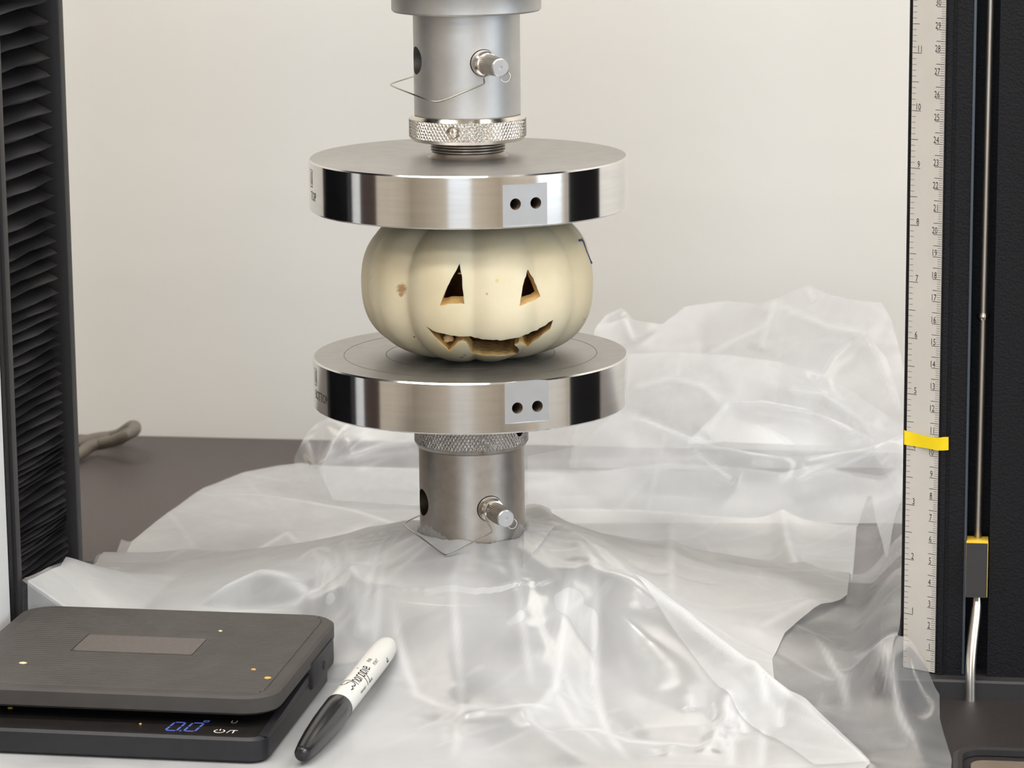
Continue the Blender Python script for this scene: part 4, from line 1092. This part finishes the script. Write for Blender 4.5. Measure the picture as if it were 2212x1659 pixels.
# film bunched up and leaning back towards the wall: overlapping creased flaps
def leaf(px, Y0, lean, m, seed, amp=0.004, scale=0.05, lines=(), step=0.0014):
    def to_plane(p):
        d = ray(*p); t = (Y0+lean*CAM[2]-CAM[1])/(d[1]-lean*d[2]); q = CAM+d*t; return (q[0], q[2])
    poly = [to_plane(p) for p in px]; ln = [([to_plane(p) for p in l[0]], l[1], l[2]) for l in lines]
    def hf(x, z):
        c1, k1 = crumple(x, z, seed, scale); c2, k2_ = crumple(x, z, seed+7, scale*0.3)
        h = amp*c1+amp*0.18*c2; cm = 0.5*k1+0.12*k2_
        for pts, a, w in ln:
            d, t, sd = seg_dist(x, z, pts); h = h+a*np.exp(-(np.sqrt(d*d+0.003**2)-0.003)/w)*np.clip(np.minimum(1, np.minimum(t, 1-t)*6+0.2), 0, 1); cm = np.maximum(cm, 0.8*np.exp(-(d/0.0018)**2)*np.clip(np.minimum(t, 1-t)*8+0.1, 0, 1))
        return h, np.clip(cm, 0, 1)
    def vf(v):
        x, z, h = v[:, 0], v[:, 1], v[:, 2]
        return np.stack([x, np.minimum(Y0+lean*z-h, RY1-0.004), z], -1)
    return sheet('heaped_flap', poly, step, hf, m, film, vf=vf)
leaf([(1230, 1010), (1262, 800), (1288, 705), (1310, 680), (1345, 664), (1372, 690), (1430, 700), (1480, 662), (1560, 650), (1640, 655), (1690, 640), (1745, 616), (1800, 640), (1860, 650), (1905, 655), (1925, 690), (1945, 760), (1962, 850), (1962, 1010)], 0.40, 0.7, M['film_h'], 41, 0.008, 0.06,
     (([(1520, 770), (1660, 690), (1675, 645)], 0.004, 0.008), ([(1675, 645), (1640, 760)], 0.004, 0.006), ([(1690, 660), (1790, 700), (1870, 715)], 0.005, 0.008), ([(1350, 670), (1375, 740)], 0.003, 0.005), ([(1745, 620), (1760, 650)], 0.003, 0.004)))
leaf([(1000, 1060), (1010, 930), (1200, 800), (1350, 764), (1450, 762), (1570, 768), (1680, 782), (1770, 806), (1850, 850), (1930, 905), (1965, 960), (1965, 1130), (1140, 1130)], 0.35, 0.75, M['film_h'], 52, 0.006, 0.055,
     (([(1355, 842), (1450, 815), (1515, 832), (1573, 868)], 0.004, 0.006), ([(1573, 868), (1520, 950)], 0.004, 0.005), ([(1350, 890), (1480, 950), (1560, 962)], -0.004, 0.006), ([(1680, 835), (1780, 850), (1860, 900), (1890, 945)], 0.005, 0.006)))
leaf([(1660, 790), (1720, 745), (1800, 722), (1870, 715), (1915, 770), (1945, 860), (1962, 960), (1962, 1110), (1900, 1000), (1830, 900), (1760, 830)], 0.33, 0.6, M['film_a'], 63, 0.006, 0.05,
     (([(1870, 718), (1905, 800), (1955, 905)], 0.005, 0.006), ([(1760, 830), (1800, 770), (1850, 728)], -0.004, 0.006)))
leaf([(1480, 960), (1573, 868), (1650, 863), (1740, 880), (1830, 915), (1890, 950), (1860, 965), (1700, 960), (1560, 955)], 0.305, 0.8, M['film_a'], 74, 0.003, 0.06, (([(1573, 868), (1650, 866), (1760, 886), (1880, 950)], 0.003, 0.004),))
leaf([(1340, 880), (1440, 920), (1540, 960), (1700, 985), (1790, 975), (1880, 960), (1965, 930), (1965, 1130), (1140, 1130), (1140, 985), (1250, 965)], 0.27, 0.9, M['film_a'], 85, 0.005, 0.06,
     (([(1350, 888), (1540, 962), (1720, 990)], 0.004, 0.006), ([(1490, 965), (1590, 1045)], -0.004, 0.006), ([(1720, 990), (1860, 955), (1950, 940)], 0.005, 0.006), ([(1700, 1040), (1820, 1000), (1920, 960)], 0.004, 0.006)))
leaf([(640, 1015), (636, 990), (664, 935), (690, 908), (720, 900), (800, 905), (860, 930), (900, 940), (910, 1090), (700, 1080)], 0.37, 0.7, M['film_a'], 96, 0.004, 0.035, (([(664, 940), (690, 1010)], 0.004, 0.005), ([(735, 925), (690, 1010)], 0.005, 0.006), ([(690, 1000), (760, 985), (900, 975)], 0.004, 0.005)))
leaf([(690, 1012), (735, 928), (760, 905), (900, 900), (1010, 905), (1010, 1100), (720, 1080)], 0.35, 0.7, M['film_h'], 107, 0.004, 0.035, (([(740, 990), (830, 960), (900, 955)], 0.003, 0.005), ([(745, 935), (760, 960)], 0.003, 0.004)))
# ragged lip of the torn hole
vv = []; ff = []; nL = 220
random.seed(9)
for k in range(nL):
    a = 2*math.pi*k/nL
    rel = (a-AZ0+math.pi) % (2*math.pi)-math.pi
    up = 0.0008+0.0014*random.random()+0.0065*math.exp(-((rel+0.85)/0.30)**2)+0.0060*math.exp(-((rel-1.05)/0.22)**2)
    up += 0.0012*math.sin(a*13)*math.exp(-((abs(rel)-0.9)/0.4)**2)
    for (r, z) in ((0.0305, 0.0455), (0.0285, 0.0487), (0.0268, 0.0500), (0.0263, 0.0503+up*0.5), (0.0264+0.0008*random.random(), 0.0505+up)):
        vv.append((r*math.sin(a), -r*math.cos(a), z))
for k in range(nL):
    k2 = (k+1) % nL
    for j in range(4): ff.append((k*5+j, k2*5+j, k2*5+j+1, k*5+j+1))
mesh_obj('torn_lip', vv, ff, M['film_c'], film, smooth=60)
